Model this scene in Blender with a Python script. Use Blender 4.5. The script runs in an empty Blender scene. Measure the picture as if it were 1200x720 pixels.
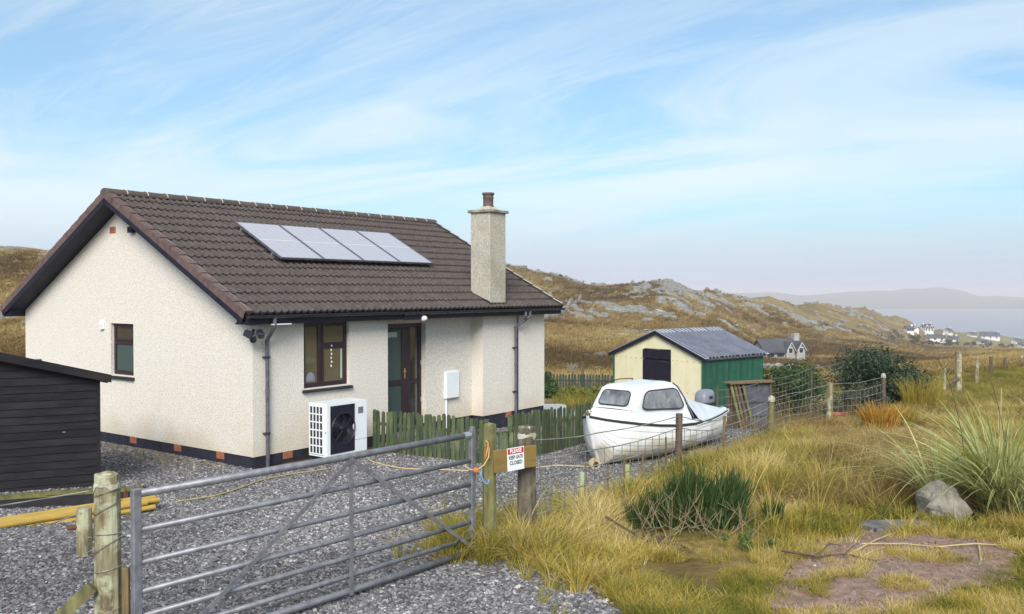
import bpy, bmesh, math, random
import numpy as np
from mathutils import Vector, Matrix, Euler

random.seed(7); RNG = np.random.default_rng(7)
S = bpy.context.scene
COL = S.collection
PI = math.pi

# ------------------------------------------------------------------ camera, sky, sun, exposure
CAMZ, FPX, PITCH = 3.10, 1061.32, -0.0175
cd = bpy.data.cameras.new("camera"); cam = bpy.data.objects.new("camera", cd); COL.objects.link(cam)
cam.location = (0, 0, CAMZ); cam.rotation_euler = (PI/2 + PITCH, 0, 0)
cd.sensor_fit = 'HORIZONTAL'; cd.sensor_width = 36; cd.lens = FPX/1200*36
cd.clip_start = .1; cd.clip_end = 40000
S.camera = cam
S.view_settings.view_transform = 'Standard'; S.view_settings.look = 'None'
S.view_settings.gamma = 1; S.view_settings.use_curve_mapping = False
S.view_settings.exposure = 1.08
S.render.engine = 'CYCLES'
S.cycles.use_denoising = True
S.cycles.max_bounces = 6; S.cycles.volume_bounces = 0; S.cycles.transparent_max_bounces = 8

SUN_EL, SUN_AZ = math.radians(36), math.radians(183)     # azimuth clockwise from +Y: behind the camera
W = bpy.data.worlds.new("World"); S.world = W; W.use_nodes = True
nt = W.node_tree; nt.nodes.clear()
def N(t, typ, **kw):
    n = t.nodes.new(typ)
    for k, v in kw.items():
        if k.startswith('i_'):
            key = k[2:]
            key = int(key) if key.isdigit() else key.replace('_', ' ')
            n.inputs[key].default_value = v
        else: setattr(n, k, v)
    return n
def ramp(t, stops, interp='LINEAR'):
    r = t.nodes.new('ShaderNodeValToRGB'); e = r.color_ramp.elements
    r.color_ramp.interpolation = interp
    while len(e) < len(stops): e.new(.5)
    for el, (p, c) in zip(e, stops):
        el.position = p; el.color = (*c, 1) if len(c) == 3 else c
    return r
sky = N(nt, 'ShaderNodeTexSky', sky_type='NISHITA', sun_disc=False, sun_elevation=SUN_EL, sun_rotation=SUN_AZ)
sky.air_density = 1.0; sky.dust_density = 0.4; sky.ozone_density = 3.0
# high thin cirrus: laid on a plane far above by dividing the view direction by its height
tc = N(nt, 'ShaderNodeTexCoord'); sep = N(nt, 'ShaderNodeSeparateXYZ')
nt.links.new(tc.outputs['Generated'], sep.inputs[0])
mx = N(nt, 'ShaderNodeMath', operation='MAXIMUM', i_1=0.0); nt.links.new(sep.outputs['Z'], mx.inputs[0])
ad = N(nt, 'ShaderNodeMath', operation='ADD', i_1=0.16); nt.links.new(mx.outputs[0], ad.inputs[0])
dx = N(nt, 'ShaderNodeMath', operation='DIVIDE'); dy = N(nt, 'ShaderNodeMath', operation='DIVIDE')
for dn, o in ((dx, 'X'), (dy, 'Y')):
    nt.links.new(sep.outputs[o], dn.inputs[0]); nt.links.new(ad.outputs[0], dn.inputs[1])
cb = N(nt, 'ShaderNodeCombineXYZ'); nt.links.new(dx.outputs[0], cb.inputs['X']); nt.links.new(dy.outputs[0], cb.inputs['Y'])
def cloud_layer(rot, scl, loc, detail, rough, dist, lo, hi):
    mr_ = N(nt, 'ShaderNodeMapping'); mr_.inputs['Rotation'].default_value = (0, 0, rot); nt.links.new(cb.outputs[0], mr_.inputs['Vector'])
    mp = N(nt, 'ShaderNodeMapping'); mp.inputs['Scale'].default_value = scl; mp.inputs['Location'].default_value = loc
    nt.links.new(mr_.outputs[0], mp.inputs['Vector'])
    no = N(nt, 'ShaderNodeTexNoise', i_Scale=1.0, i_Detail=detail, i_Roughness=rough, i_Distortion=dist)
    nt.links.new(mp.outputs[0], no.inputs['Vector'])
    mr = N(nt, 'ShaderNodeMapRange', interpolation_type='SMOOTHSTEP', i_1=lo, i_2=hi)
    nt.links.new(no.outputs['Fac'], mr.inputs['Value'])
    return mr.outputs['Result']
c1 = cloud_layer(0.55, (0.40, .95, 1), (9.1, -4.2, 0), 8, .62, .9, .38, .60)
c2 = cloud_layer(0.70, (0.55, 3.4, 1), (2.2, -3.1, 0), 10, .68, 1.1, .40, .64)
c3 = cloud_layer(0.2, (0.35, 0.45, 1), (1.2, 5.5, 0), 3, .5, .3, .36, .66)
m1 = N(nt, 'ShaderNodeMath', operation='MULTIPLY', i_1=.52); nt.links.new(c2, m1.inputs[0])
m2 = N(nt, 'ShaderNodeMath', operation='MAXIMUM'); nt.links.new(c1, m2.inputs[0]); nt.links.new(m1.outputs[0], m2.inputs[1])
m3 = N(nt, 'ShaderNodeMath', operation='MULTIPLY'); nt.links.new(m2.outputs[0], m3.inputs[0])
c3a = N(nt, 'ShaderNodeMath', operation='MULTIPLY_ADD', i_1=.50, i_2=.50); nt.links.new(c3, c3a.inputs[0])
nt.links.new(c3a.outputs[0], m3.inputs[1])
m4 = N(nt, 'ShaderNodeMath', operation='MULTIPLY_ADD', i_1=.84, i_2=.13); nt.links.new(m3.outputs[0], m4.inputs[0])
mix = N(nt, 'ShaderNodeMix', data_type='RGBA')
nt.links.new(m4.outputs[0], mix.inputs[0]); tn = N(nt, 'ShaderNodeMix', data_type='RGBA', blend_type='MULTIPLY'); tn.inputs[0].default_value = 1; nt.links.new(sky.outputs[0], tn.inputs[6]); tnr = N(nt, 'ShaderNodeMapRange', i_1=.03, i_2=.30, i_3=0.0, i_4=1.0); nt.links.new(sep.outputs['Z'], tnr.inputs['Value'])
tnc = ramp(nt, [(0, (.37, .49, .55)), (.35, (.50, .63, .66)), (1, (.70, .80, .77))]); nt.links.new(tnr.outputs[0], tnc.inputs[0]); nt.links.new(tnc.outputs[0], tn.inputs[7])
nt.links.new(tn.outputs[2], mix.inputs[6])
mix.inputs[7].default_value = (4.15, 4.65, 4.85, 1)
hzr = N(nt, 'ShaderNodeMapRange', interpolation_type='SMOOTHSTEP', i_1=.0, i_2=.105, i_3=.92, i_4=0.0); nt.links.new(sep.outputs['Z'], hzr.inputs['Value'])
mixh = N(nt, 'ShaderNodeMix', data_type='RGBA'); nt.links.new(hzr.outputs[0], mixh.inputs[0]); nt.links.new(mix.outputs[2], mixh.inputs[6])
mixh.inputs[7].default_value = (2.95, 3.2, 4.05, 1)      # the pale lilac air low over the sea
bg = N(nt, 'ShaderNodeBackground', i_Strength=0.10); nt.links.new(mixh.outputs[2], bg.inputs['Color'])
out = N(nt, 'ShaderNodeOutputWorld'); nt.links.new(bg.outputs[0], out.inputs['Surface'])

sl = bpy.data.lights.new("sun", 'SUN'); so = bpy.data.objects.new("sun", sl); COL.objects.link(so)
sl.energy = 2.2; sl.angle = math.radians(30); sl.color = (1, .95, .88)
sd = Vector((math.sin(SUN_AZ)*math.cos(SUN_EL), math.cos(SUN_AZ)*math.cos(SUN_EL), math.sin(SUN_EL)))
so.rotation_euler = sd.to_track_quat('Z', 'Y').to_euler(); so.location = (-10, -10, 30)

# ------------------------------------------------------------------ helpers
def tag(o, label=None, cat=None, group=None, kind=None):
    if label: o['label'] = label
    if cat: o['category'] = cat
    if group: o['group'] = group
    if kind: o['kind'] = kind
    return o
def thing(name, label, cat, loc=(0, 0, 0), rz=0, group=None):
    o = bpy.data.objects.new(name, None); COL.objects.link(o)
    o.empty_display_size = .2
    o.location = loc; o.rotation_euler = (0, 0, rz)
    return tag(o, label, cat, group)
def link(name, me, mat=None, parent=None, loc=None, rot=None, scale=None):
    o = bpy.data.objects.new(name, me); COL.objects.link(o)
    if mat and len(me.materials) == 0: me.materials.append(mat)
    if parent: o.parent = parent
    if loc is not None: o.location = loc
    if rot is not None: o.rotation_euler = rot
    if scale is not None: o.scale = scale
    return o
def copy_tree(o, parent=None):
    c = o.copy(); COL.objects.link(c)
    c.parent = parent
    if parent: c.matrix_parent_inverse = o.matrix_parent_inverse.copy()
    for ch in o.children: copy_tree(ch, c)
    return c
class MB:
    """collects shapes, then becomes ONE mesh"""
    def __init__(s): s.v = []; s.f = []
    def add(s, vs, fs):
        b = len(s.v); s.v += [tuple(v) for v in vs]; s.f += [tuple(i+b for i in f) for f in fs]; return s
    def box(s, x0, x1, y0, y1, z0, z1, M=None):
        vs = [Vector((x, y, z)) for z in (z0, z1) for y in (y0, y1) for x in (x0, x1)]
        if M: vs = [M @ v for v in vs]
        return s.add(vs, [(0,2,3,1),(4,5,7,6),(0,1,5,4),(2,6,7,3),(0,4,6,2),(1,3,7,5)])
    def cbox(s, x0, x1, y0, y1, z0, z1, c=.01, M=None):
        """box with chamfered edges"""
        bm = bmesh.new(); bmesh.ops.create_cube(bm, size=1)
        for v in bm.verts: v.co = Vector(((x0+x1)/2+v.co.x*(x1-x0), (y0+y1)/2+v.co.y*(y1-y0), (z0+z1)/2+v.co.z*(z1-z0)))
        bmesh.ops.bevel(bm, geom=bm.edges[:], offset=c, segments=1, affect='EDGES')
        vs = [M @ v.co if M else v.co.copy() for v in bm.verts]; bm.verts.index_update()
        fs = [[v.index for v in f.verts] for f in bm.faces]; bm.free()
        return s.add(vs, fs)
    def beam(s, p0, p1, w, h, up=(0, 0, 1)):
        p0, p1 = Vector(p0), Vector(p1); d = (p1-p0).normalized(); up = Vector(up)
        sx = d.cross(up).normalized(); sz = sx.cross(d)
        vs = [p + sx*a*w/2 + sz*b*h/2 for p in (p0, p1) for a, b in ((-1,-1),(1,-1),(1,1),(-1,1))]
        return s.add(vs, [(3,2,1,0),(4,5,6,7),(0,1,5,4),(1,2,6,5),(2,3,7,6),(3,0,4,7)])
    def tube(s, path, r, n=6, cap=True):
        path = [Vector(p) for p in path]; m = len(path)
        rr = r if isinstance(r, (list, tuple)) else [r]*m
        prev = None; rings = []
        for i, p in enumerate(path):
            d = (path[min(i+1, m-1)] - path[max(i-1, 0)])
            d = d.normalized() if d.length > 1e-9 else Vector((0, 0, 1))
            if prev is None:
                a = d.cross(Vector((0, 0, 1)))
                if a.length < .05: a = d.cross(Vector((1, 0, 0)))
            else: a = prev - d*prev.dot(d)
            a.normalize(); prev = a; b = d.cross(a)
            rings.append([p + (a*math.cos(2*PI*k/n) + b*math.sin(2*PI*k/n))*rr[i] for k in range(n)])
        vs = [v for ring in rings for v in ring]
        fs = [(i*n+k, i*n+(k+1) % n, (i+1)*n+(k+1) % n, (i+1)*n+k) for i in range(m-1) for k in range(n)]
        if cap: fs += [tuple(reversed(range(n))), tuple((m-1)*n+k for k in range(n))]
        return s.add(vs, fs)
    def lathe(s, prof, n=16, M=None):
        """prof: list of (radius, z)"""
        vs = [Vector((r*math.cos(2*PI*k/n), r*math.sin(2*PI*k/n), z)) for r, z in prof for k in range(n)]
        if M: vs = [M @ v for v in vs]
        m = len(prof)
        fs = [(i*n+k, i*n+(k+1) % n, (i+1)*n+(k+1) % n, (i+1)*n+k) for i in range(m-1) for k in range(n)]
        fs += [tuple(reversed(range(n))), tuple((m-1)*n+k for k in range(n))]
        return s.add(vs, fs)
    def prism(s, poly, d):
        """poly: list of 3-D points of one face, d: extrusion vector"""
        p = [Vector(q) for q in poly]; n = len(p); d = Vector(d)
        return s.add(p + [q+d for q in p], [tuple(reversed(range(n))), tuple(range(n, 2*n))] + [(i, (i+1) % n, (i+1) % n+n, i+n) for i in range(n)])
    def grid(s, P):
        m, n = len(P), len(P[0])
        return s.add([q for r in P for q in r], [(i*n+j, i*n+j+1, (i+1)*n+j+1, (i+1)*n+j) for i in range(m-1) for j in range(n-1)])
    def mesh(s, name, smooth=False, recalc=True):
        me = bpy.data.meshes.new(name); me.from_pydata(s.v, [], s.f)
        if recalc:
            bm = bmesh.new(); bm.from_mesh(me); bmesh.ops.recalc_face_normals(bm, faces=bm.faces); bm.to_mesh(me); bm.free()
        if smooth: me.shade_smooth()
        me.update(); return me
    def build(s, name, mat, parent=None, smooth=False, loc=None, rot=None, recalc=True, bevel=0):
        o = link(name, s.mesh(name, smooth, recalc), mat, parent, loc, rot)
        if bevel:
            b = o.modifiers.new('bevel', 'BEVEL'); b.width = bevel; b.segments = 2; b.limit_method = 'ANGLE'
        return o
def Bx(x0, x1, y0, y1, z0, z1, name, mat, parent=None, c=0.008, **k):
    m = MB(); (m.cbox(x0, x1, y0, y1, z0, z1, c) if c else m.box(x0, x1, y0, y1, z0, z1)); return m.build(name, mat, parent, **k)

# ------------------------------------------------------------------ materials
MATS = {}
def P(name, col, rough=.6, col2=None, scale=8, detail=4, lo=.35, hi=.65, bump=0, bscale=60, stretch=(1, 1, 1), metal=0,
      spec=.5, rand=0.0, third=None, tscale=3, tlo=.55, thi=.7, bstretch=None, world=False, coat=0):
    m = bpy.data.materials.new(name); m.use_nodes = True; t = m.node_tree; b = t.nodes['Principled BSDF']
    b.inputs['Roughness'].default_value = rough; b.inputs['Metallic'].default_value = metal
    b.inputs['Specular IOR Level'].default_value = spec; b.inputs['Coat Weight'].default_value = coat
    if world: vec = N(t, 'ShaderNodeNewGeometry').outputs['Position']
    else: vec = N(t, 'ShaderNodeTexCoord').outputs['Object']
    oi = N(t, 'ShaderNodeObjectInfo')
    if not world:
        sc = N(t, 'ShaderNodeVectorMath', operation='MULTIPLY'); sc.inputs[1].default_value = (37, 53, 71)
        cmb = N(t, 'ShaderNodeCombineXYZ')
        for k in 'XYZ': t.links.new(oi.outputs['Random'], cmb.inputs[k])
        t.links.new(cmb.outputs[0], sc.inputs[0])
        av = N(t, 'ShaderNodeVectorMath', operation='ADD'); t.links.new(vec, av.inputs[0]); t.links.new(sc.outputs[0], av.inputs[1])
        vec = av.outputs[0]
    def noise(s, d, st):
        mp = N(t, 'ShaderNodeMapping'); mp.inputs['Scale'].default_value = st; t.links.new(vec, mp.inputs['Vector'])
        n = N(t, 'ShaderNodeTexNoise', i_Scale=s, i_Detail=d, i_Roughness=.6); t.links.new(mp.outputs[0], n.inputs['Vector'])
        return n.outputs['Fac']
    c = None
    if col2:
        r = ramp(t, [(lo, col), (hi, col2)]); t.links.new(noise(scale, detail, stretch), r.inputs[0]); c = r.outputs[0]
    if third:
        r3 = ramp(t, [(tlo, (0, 0, 0)), (thi, (1, 1, 1))]); t.links.new(noise(tscale, 5, (1, 1, 1)), r3.inputs[0])
        mxn = N(t, 'ShaderNodeMix', data_type='RGBA'); t.links.new(r3.outputs[0], mxn.inputs[0])
        if c: t.links.new(c, mxn.inputs[6])
        else: mxn.inputs[6].default_value = (*col, 1)
        mxn.inputs[7].default_value = (*third, 1); c = mxn.outputs[2]
    if rand:
        hv = N(t, 'ShaderNodeHueSaturation')
        mr = N(t, 'ShaderNodeMapRange', i_3=1-rand, i_4=1+rand); t.links.new(oi.outputs['Random'], mr.inputs['Value'])
        t.links.new(mr.outputs[0], hv.inputs['Value'])
        if c: t.links.new(c, hv.inputs['Color'])
        else: hv.inputs['Color'].default_value = (*col, 1)
        c = hv.outputs[0]
    if c: t.links.new(c, b.inputs['Base Color'])
    else: b.inputs['Base Color'].default_value = (*col, 1)
    if bump:
        bn = N(t, 'ShaderNodeBump', i_Strength=1.0, i_Distance=bump); t.links.new(noise(bscale, 5, bstretch or stretch), bn.inputs['Height'])
        t.links.new(bn.outputs[0], b.inputs['Normal'])
    MATS[name] = m; return m

HARL = P('harling', (.58, .53, .455), .95, (.80, .75, .675), scale=42, detail=3, lo=.36, hi=.62, bump=.012, bscale=70, third=(.50, .45, .36), tscale=.8, tlo=.66, thi=1.0)
CHIM = P('chimney_harling', (.29, .27, .21), .95, (.55, .51, .43), scale=40, detail=3, lo=.34, hi=.62, bump=.014, bscale=60, third=(.27, .25, .16), tscale=1.6, tlo=.5, thi=.85)
NAVY = P('navy_paint', (.008, .0075, .019), .6, (.015, .014, .028), spec=.3, scale=5, bump=.002, bscale=20)
PLINTH = P('plinth_paint', (.008, .008, .018), .8, (.022, .022, .038), scale=6, bump=.004, bscale=30, third=(.09, .10, .05), tscale=4, tlo=.68, thi=.76)
AIRB = P('terracotta', (.30, .10, .055), .8, (.40, .16, .09), scale=12, bump=.004, bscale=50)
TILE = P('roof_tile', (.054, .041, .037), .75, (.092, .072, .064), scale=9, detail=5, bump=.003, bscale=60, rand=.08, third=(.15, .13, .10), tscale=5, tlo=.66, thi=.8)
RIDGE = P('ridge_tile', (.065, .050, .046), .85, (.10, .08, .068), scale=9, bump=.004, bscale=50, rand=.15, third=(.26, .20, .06), tscale=3.5, tlo=.66, thi=.74)
VERGE = P('verge_tile', (.090, .058, .053), .8, (.150, .094, .086), scale=8, bump=.004, bscale=50, rand=.12)
MORTAR = P('mortar', (.55, .53, .5), .9, (.42, .4, .37), scale=20)
UPVC = P('dark_frame', (.020, .008, .013), .45, (.032, .014, .02), scale=10, bump=.001, bscale=20)
GLASS = bpy.data.materials.new('window_glass'); GLASS.use_nodes = True
_b = GLASS.node_tree.nodes['Principled BSDF']; _b.inputs['Base Color'].default_value = (.030, .032, .027, 1); _b.inputs['Roughness'].default_value = .04; _b.inputs['IOR'].default_value = 2.0
GLASS2 = GLASS.copy(); GLASS2.name = 'frosted_glass'
_b = GLASS2.node_tree.nodes['Principled BSDF']; _b.inputs['Base Color'].default_value = (.045, .075, .072, 1); _b.inputs['Roughness'].default_value = .3; _b.inputs['IOR'].default_value = 1.6
GLASS3 = GLASS.copy(); GLASS3.name = 'room_glass'
_b = GLASS3.node_tree.nodes['Principled BSDF']; _b.inputs['Base Color'].default_value = (.115, .095, .055, 1); _b.inputs['Roughness'].default_value = .06; _b.inputs['IOR'].default_value = 1.6
PLAST = P('black_plastic', (.016, .016, .026), .35, (.03, .03, .042), scale=6)
GREYPIPE = P('grey_pipe', (.07, .07, .09), .45, (.12, .12, .145), scale=8)
WHITE = P('white_plastic', (.72, .76, .79), .4, (.78, .81, .83), scale=5)
WHITED = P('white_paint_worn', (.62, .62, .60), .6, (.74, .74, .72), scale=6)
BRASS = P('brass', (.62, .42, .16), .35, metal=.9)
PAPER = P('paper', (.42, .52, .42), .8)
SOLAR = bpy.data.materials.new('solar_cells'); SOLAR.use_nodes = True
_t = SOLAR.node_tree; _b = _t.nodes['Principled BSDF']
_tc = N(_t, 'ShaderNodeTexCoord'); _mp = N(_t, 'ShaderNodeMapping'); _mp.inputs['Scale'].default_value = (5.4, 5.4, 5.4); _t.links.new(_tc.outputs['Object'], _mp.inputs[0])
_br = N(_t, 'ShaderNodeTexBrick', offset=0, squash=1, i_Scale=1.0, i_Mortar_Size=.035, i_Brick_Width=1.0, i_Row_Height=.5)
_br.inputs['Color1'].default_value = (.33, .325, .375, 1); _br.inputs['Color2'].default_value = (.355, .345, .39, 1); _br.inputs['Mortar'].default_value = (.42, .41, .47, 1)  # pale lilac base colours stand in for the sky mirrored in the glass
_t.links.new(_mp.outputs[0], _br.inputs['Vector']); _t.links.new(_br.outputs[0], _b.inputs['Base Color'])
_b.inputs['Roughness'].default_value = .22; _b.inputs['IOR'].default_value = 2.5
ALU = P('aluminium', (.55, .56, .58), .4, metal=.8)
GALV = P('galvanised_steel', (.17, .17, .19), .5, (.28, .28, .305), scale=14, detail=6, metal=.45, bump=.001, bscale=30, third=(.30, .29, .29), tscale=5, tlo=.6, thi=.72)
WIRE = P('wire', (.36, .355, .34), .5, (.16, .14, .12), scale=3, metal=.3)
WOODP = P('weathered_post', (.30, .27, .16), .9, (.13, .10, .055), scale=5, detail=6, lo=.38, hi=.64, stretch=(4, 4, .5), bump=.012, bscale=9, third=(.42, .42, .28), tscale=6, tlo=.5, thi=.62)
WOODS = P('sawn_stake', (.20, .14, .065), .9, (.10, .07, .035), scale=6, detail=5, stretch=(3, 3, .5), bump=.005, bscale=12)
WOODG = P('mossy_stake', (.20, .185, .07), .9, (.10, .085, .04), scale=6, detail=5, stretch=(3, 3, .5), bump=.006, bscale=12, third=(.20, .22, .08), tscale=7, tlo=.5, thi=.65)
WOODD = P('dark_stake', (.075, .055, .04), .9, (.14, .10, .07), scale=6, detail=5, stretch=(3, 3, .5), bump=.006, bscale=12)
WOODM = P('grey_brown_post', (.135, .11, .08), .9, (.075, .06, .042), scale=5, detail=6, lo=.38, hi=.64, stretch=(4, 4, .5), bump=.012, bscale=9, third=(.20, .185, .12), tscale=5, tlo=.52, thi=.68)
LICHEN = P('lichen', (.50, .51, .42), .95, (.24, .23, .15), scale=14, detail=6, bump=.02, bscale=25)
OCHRE = P('ochre_board', (.26, .17, .045), .8, (.19, .12, .035), scale=5, stretch=(.6, 3, 3), bump=.003, bscale=12)
PICK = P('green_picket', (.034, .058, .028), .85, (.090, .110, .048), scale=4, detail=5, stretch=(4, 4, .7), bump=.004, bscale=12, rand=.35, third=(.20, .20, .09), tscale=2.2, tlo=.56, thi=.75)
PICKF = P('dark_green_picket', (.020, .035, .028), .8, (.038, .058, .042), scale=4, rand=.3)
BOARD = P('black_board', (.007, .007, .010), .8, (.017, .016, .019), scale=3, detail=6, stretch=(.5, 4, 4), bump=.004, bscale=8, rand=.22, spec=.25, third=(.032, .027, .024), tscale=1.1, tlo=.5, thi=.8)
FELT = P('roof_felt', (.012, .012, .016), .9, (.024, .023, .026), scale=6, bump=.003, bscale=40)
YEL = P('yellow_pipe', (.44, .29, .055), .7, (.34, .22, .045), scale=4, stretch=(1, 1, 1), rand=.12, third=(.30, .20, .06), tscale=3, tlo=.6, thi=.8)
MOSS = P('moss', (.075, .075, .02), .95, (.15, .13, .04), scale=10, bump=.03, bscale=22)
RUST = P('rust', (.16, .06, .03), .9, (.09, .035, .02), scale=10, bump=.003, bscale=40)
CREAM = P('cream_sheet', (.69, .64, .42), .6, (.75, .70, .50), scale=3, rand=.03, bump=.003, bscale=4, third=(.58, .50, .28), tscale=3.5, tlo=.62, thi=.85)
GREEN = P('green_sheet', (.011, .072, .042), .6, (.017, .098, .058), scale=3, rand=.10, bump=.003, bscale=4, third=(.03, .11, .065), tscale=3, tlo=.55, thi=.8)
CORR = P('corrugated_steel', (.115, .125, .165), .6, (.165, .175, .215), scale=3, detail=5, metal=.1, rand=.06, third=(.15, .13, .12), tscale=4, tlo=.62, thi=.8)
FLASH = P('zinc_flashing', (.40, .43, .50), .45, (.48, .51, .57), scale=4, metal=.25)
GRP = P('white_hull', (.60, .625, .63), .35, (.70, .715, .71), scale=3, third=(.60, .56, .44), tscale=1.6, tlo=.60, thi=.85, coat=.3)
GRPD = P('stained_hull', (.70, .70, .68), .4, (.78, .78, .765), scale=3, detail=6, third=(.50, .45, .32), tscale=2.2, tlo=.60, thi=.9)
BOOT = P('boot_top', (.10, .09, .07), .8, (.22, .2, .14), scale=7)
PERSP = P('cabin_perspex', (.085, .09, .10), .14, (.25, .26, .275), scale=5, detail=7, lo=.36, hi=.68, stretch=(1, 1, .45), third=(.33, .34, .35), tscale=7, tlo=.6, thi=.8)
RUB = P('black_rubber', (.02, .019, .022), .7)
TARP = P('canvas_tarp', (.48, .53, .56), .7, (.60, .635, .655), scale=4, detail=5, bump=.02, bscale=5)
COWL = P('outboard_cowl', (.17, .17, .21), .4, (.23, .23, .28), scale=4)
LEAFD = None
RED = P('red_plastic', (.42, .035, .03), .45)
ORANGE = P('orange_rope', (.55, .17, .04), .7)
ROPEY = P('yellow_rope', (.55, .38, .15), .7)
BLUE = P('blue_plastic', (.13, .24, .45), .4)
HOSE = P('pale_hose', (.50, .40, .22), .7, (.40, .32, .18), scale=5)
REDS = P('sign_red', (.50, .012, .022), .45)
INK = P('sign_ink', (.03, .035, .05), .6)
TUBEG = P('tree_guard', (.34, .44, .26), .6, (.42, .50, .30), scale=5)
ROCK = P('rock', (.145, .13, .105), .9, (.36, .335, .285), scale=4, detail=7, lo=.36, hi=.66, bump=.04, bscale=7, third=(.30, .27, .16), tscale=5, tlo=.58, thi=.75)
SLATE = P('slab', (.085, .08, .09), .85, (.21, .195, .205), scale=5, detail=7, bump=.03, bscale=9, third=(.13, .11, .06), tscale=4, tlo=.6, thi=.75, rand=.1)
TWIG = P('dead_twig', (.31, .245, .14), .9, (.19, .145, .08), scale=8, bump=.002, bscale=30)
TWIGD = P('dark_twig', (.06, .04, .03), .9, (.12, .08, .05), scale=8)
STRAW = P('straw_stick', (.48, .38, .18), .85, (.36, .28, .12), scale=8)
HW = P('far_white_wall', (.66, .66, .66), .8)
HG = P('far_grey_wall', (.27, .26, .245), .9, (.40, .38, .36), scale=1.2)
HR = P('far_slate_roof', (.055, .057, .07), .7, (.08, .08, .092), scale=.6)
HK = P('far_window', (.035, .04, .05), .2)
BARK = P('bark', (.08, .06, .04), .9, (.13, .10, .07), scale=9, bump=.01, bscale=15)
GREYSH = P('grey_sheet', (.060, .062, .078), .6, (.095, .097, .115), scale=4, bump=.006, bscale=6)

def weather(m, kind, za=.75, zb=1.55, dirt=(.50, .40, .25), amt=.42):
    """own-shape dirt: splash stain above the plinth and algae streaks, broken up by noise"""
    t = m.node_tree; b_ = t.nodes['Principled BSDF']; src = b_.inputs['Base Color'].links[0].from_socket
    tc_ = N(t, 'ShaderNodeTexCoord'); sp_ = N(t, 'ShaderNodeSeparateXYZ'); t.links.new(tc_.outputs['Object'], sp_.inputs[0])
    n1 = N(t, 'ShaderNodeTexNoise', i_Scale=1.7, i_Detail=6.0); t.links.new(tc_.outputs['Object'], n1.inputs['Vector'])
    ad_ = N(t, 'ShaderNodeMath', operation='MULTIPLY_ADD', i_1=1.5); t.links.new(n1.outputs['Fac'], ad_.inputs[0]); t.links.new(sp_.outputs['Z'], ad_.inputs[2])
    mr_ = N(t, 'ShaderNodeMapRange', interpolation_type='SMOOTHSTEP', i_1=za, i_2=zb, i_3=amt, i_4=0.0); t.links.new(ad_.outputs[0], mr_.inputs['Value'])
    mx_ = N(t, 'ShaderNodeMix', data_type='RGBA'); t.links.new(mr_.outputs[0], mx_.inputs[0]); t.links.new(src, mx_.inputs[6]); mx_.inputs[7].default_value = (*dirt, 1)
    mp_ = N(t, 'ShaderNodeMapping'); mp_.inputs['Scale'].default_value = (3.2, 3.2, .35); t.links.new(tc_.outputs['Object'], mp_.inputs[0])
    n2 = N(t, 'ShaderNodeTexNoise', i_Scale=1.3, i_Detail=7.0, i_Roughness=.7); t.links.new(mp_.outputs[0], n2.inputs['Vector'])
    m2_ = N(t, 'ShaderNodeMapRange', interpolation_type='SMOOTHSTEP', i_1=.58, i_2=.80, i_3=0.0, i_4=.30); t.links.new(n2.outputs['Fac'], m2_.inputs['Value'])
    mx2 = N(t, 'ShaderNodeMix', data_type='RGBA'); t.links.new(m2_.outputs[0], mx2.inputs[0]); t.links.new(mx_.outputs[2], mx2.inputs[6]); mx2.inputs[7].default_value = (.40, .38, .28, 1)
    t.links.new(mx2.outputs[2], b_.inputs['Base Color'])
weather(HARL, 0)
weather(GRPD, 0, .78, 1.12, (.40, .34, .20), .7)

def leaf_mat(name, c0, c1, trans=.25, rough=.55, attr='tint'):
    """foliage: colour runs c0..c1 by the per-leaf attribute (instanced tufts: by instance)"""
    m = bpy.data.materials.new(name); m.use_nodes = True; t = m.node_tree; b = t.nodes['Principled BSDF']
    a = N(t, 'ShaderNodeAttribute', attribute_name=attr); a.attribute_type = 'GEOMETRY'
    r = ramp(t, [(0, c0), (1, c1)]); t.links.new(a.outputs['Fac'], r.inputs[0])
    t.links.new(r.outputs[0], b.inputs['Base Color']); b.inputs['Roughness'].default_value = rough; b.inputs['Specular IOR Level'].default_value = .3
    tr = N(t, 'ShaderNodeBsdfTranslucent'); t.links.new(r.outputs[0], tr.inputs['Color'])
    ms = N(t, 'ShaderNodeMixShader', i_0=trans); t.links.new(b.outputs[0], ms.inputs[1]); t.links.new(tr.outputs[0], ms.inputs[2])
    t.links.new(ms.outputs[0], t.nodes['Material Output'].inputs['Surface'])
    return m
def tuft_mat(name, stops, trans=.3):
    """grass: colour by instance attribute 'tint' (which kind of blade), lightened to straw along the blade by 'along'"""
    m = bpy.data.materials.new(name); m.use_nodes = True; t = m.node_tree; b = t.nodes['Principled BSDF']
    a = N(t, 'ShaderNodeAttribute', attribute_name='tint'); a.attribute_type = 'INSTANCER'
    bl = N(t, 'ShaderNodeAttribute', attribute_name='blade')
    ma = N(t, 'ShaderNodeMath', operation='MULTIPLY_ADD', i_1=.42, i_2=-.21); t.links.new(bl.outputs['Fac'], ma.inputs[0])
    sm = N(t, 'ShaderNodeMath', operation='ADD', use_clamp=True); t.links.new(a.outputs['Fac'], sm.inputs[0]); t.links.new(ma.outputs[0], sm.inputs[1])
    r = ramp(t, stops); t.links.new(sm.outputs[0], r.inputs[0])
    t.links.new(r.outputs[0], b.inputs['Base Color']); b.inputs['Roughness'].default_value = .65; b.inputs['Specular IOR Level'].default_value = .25
    tr = N(t, 'ShaderNodeBsdfTranslucent'); t.links.new(r.outputs[0], tr.inputs['Color'])
    ms = N(t, 'ShaderNodeMixShader', i_0=trans); t.links.new(b.outputs[0], ms.inputs[1]); t.links.new(tr.outputs[0], ms.inputs[2])
    t.links.new(ms.outputs[0], t.nodes['Material Output'].inputs['Surface'])
    return m

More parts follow.
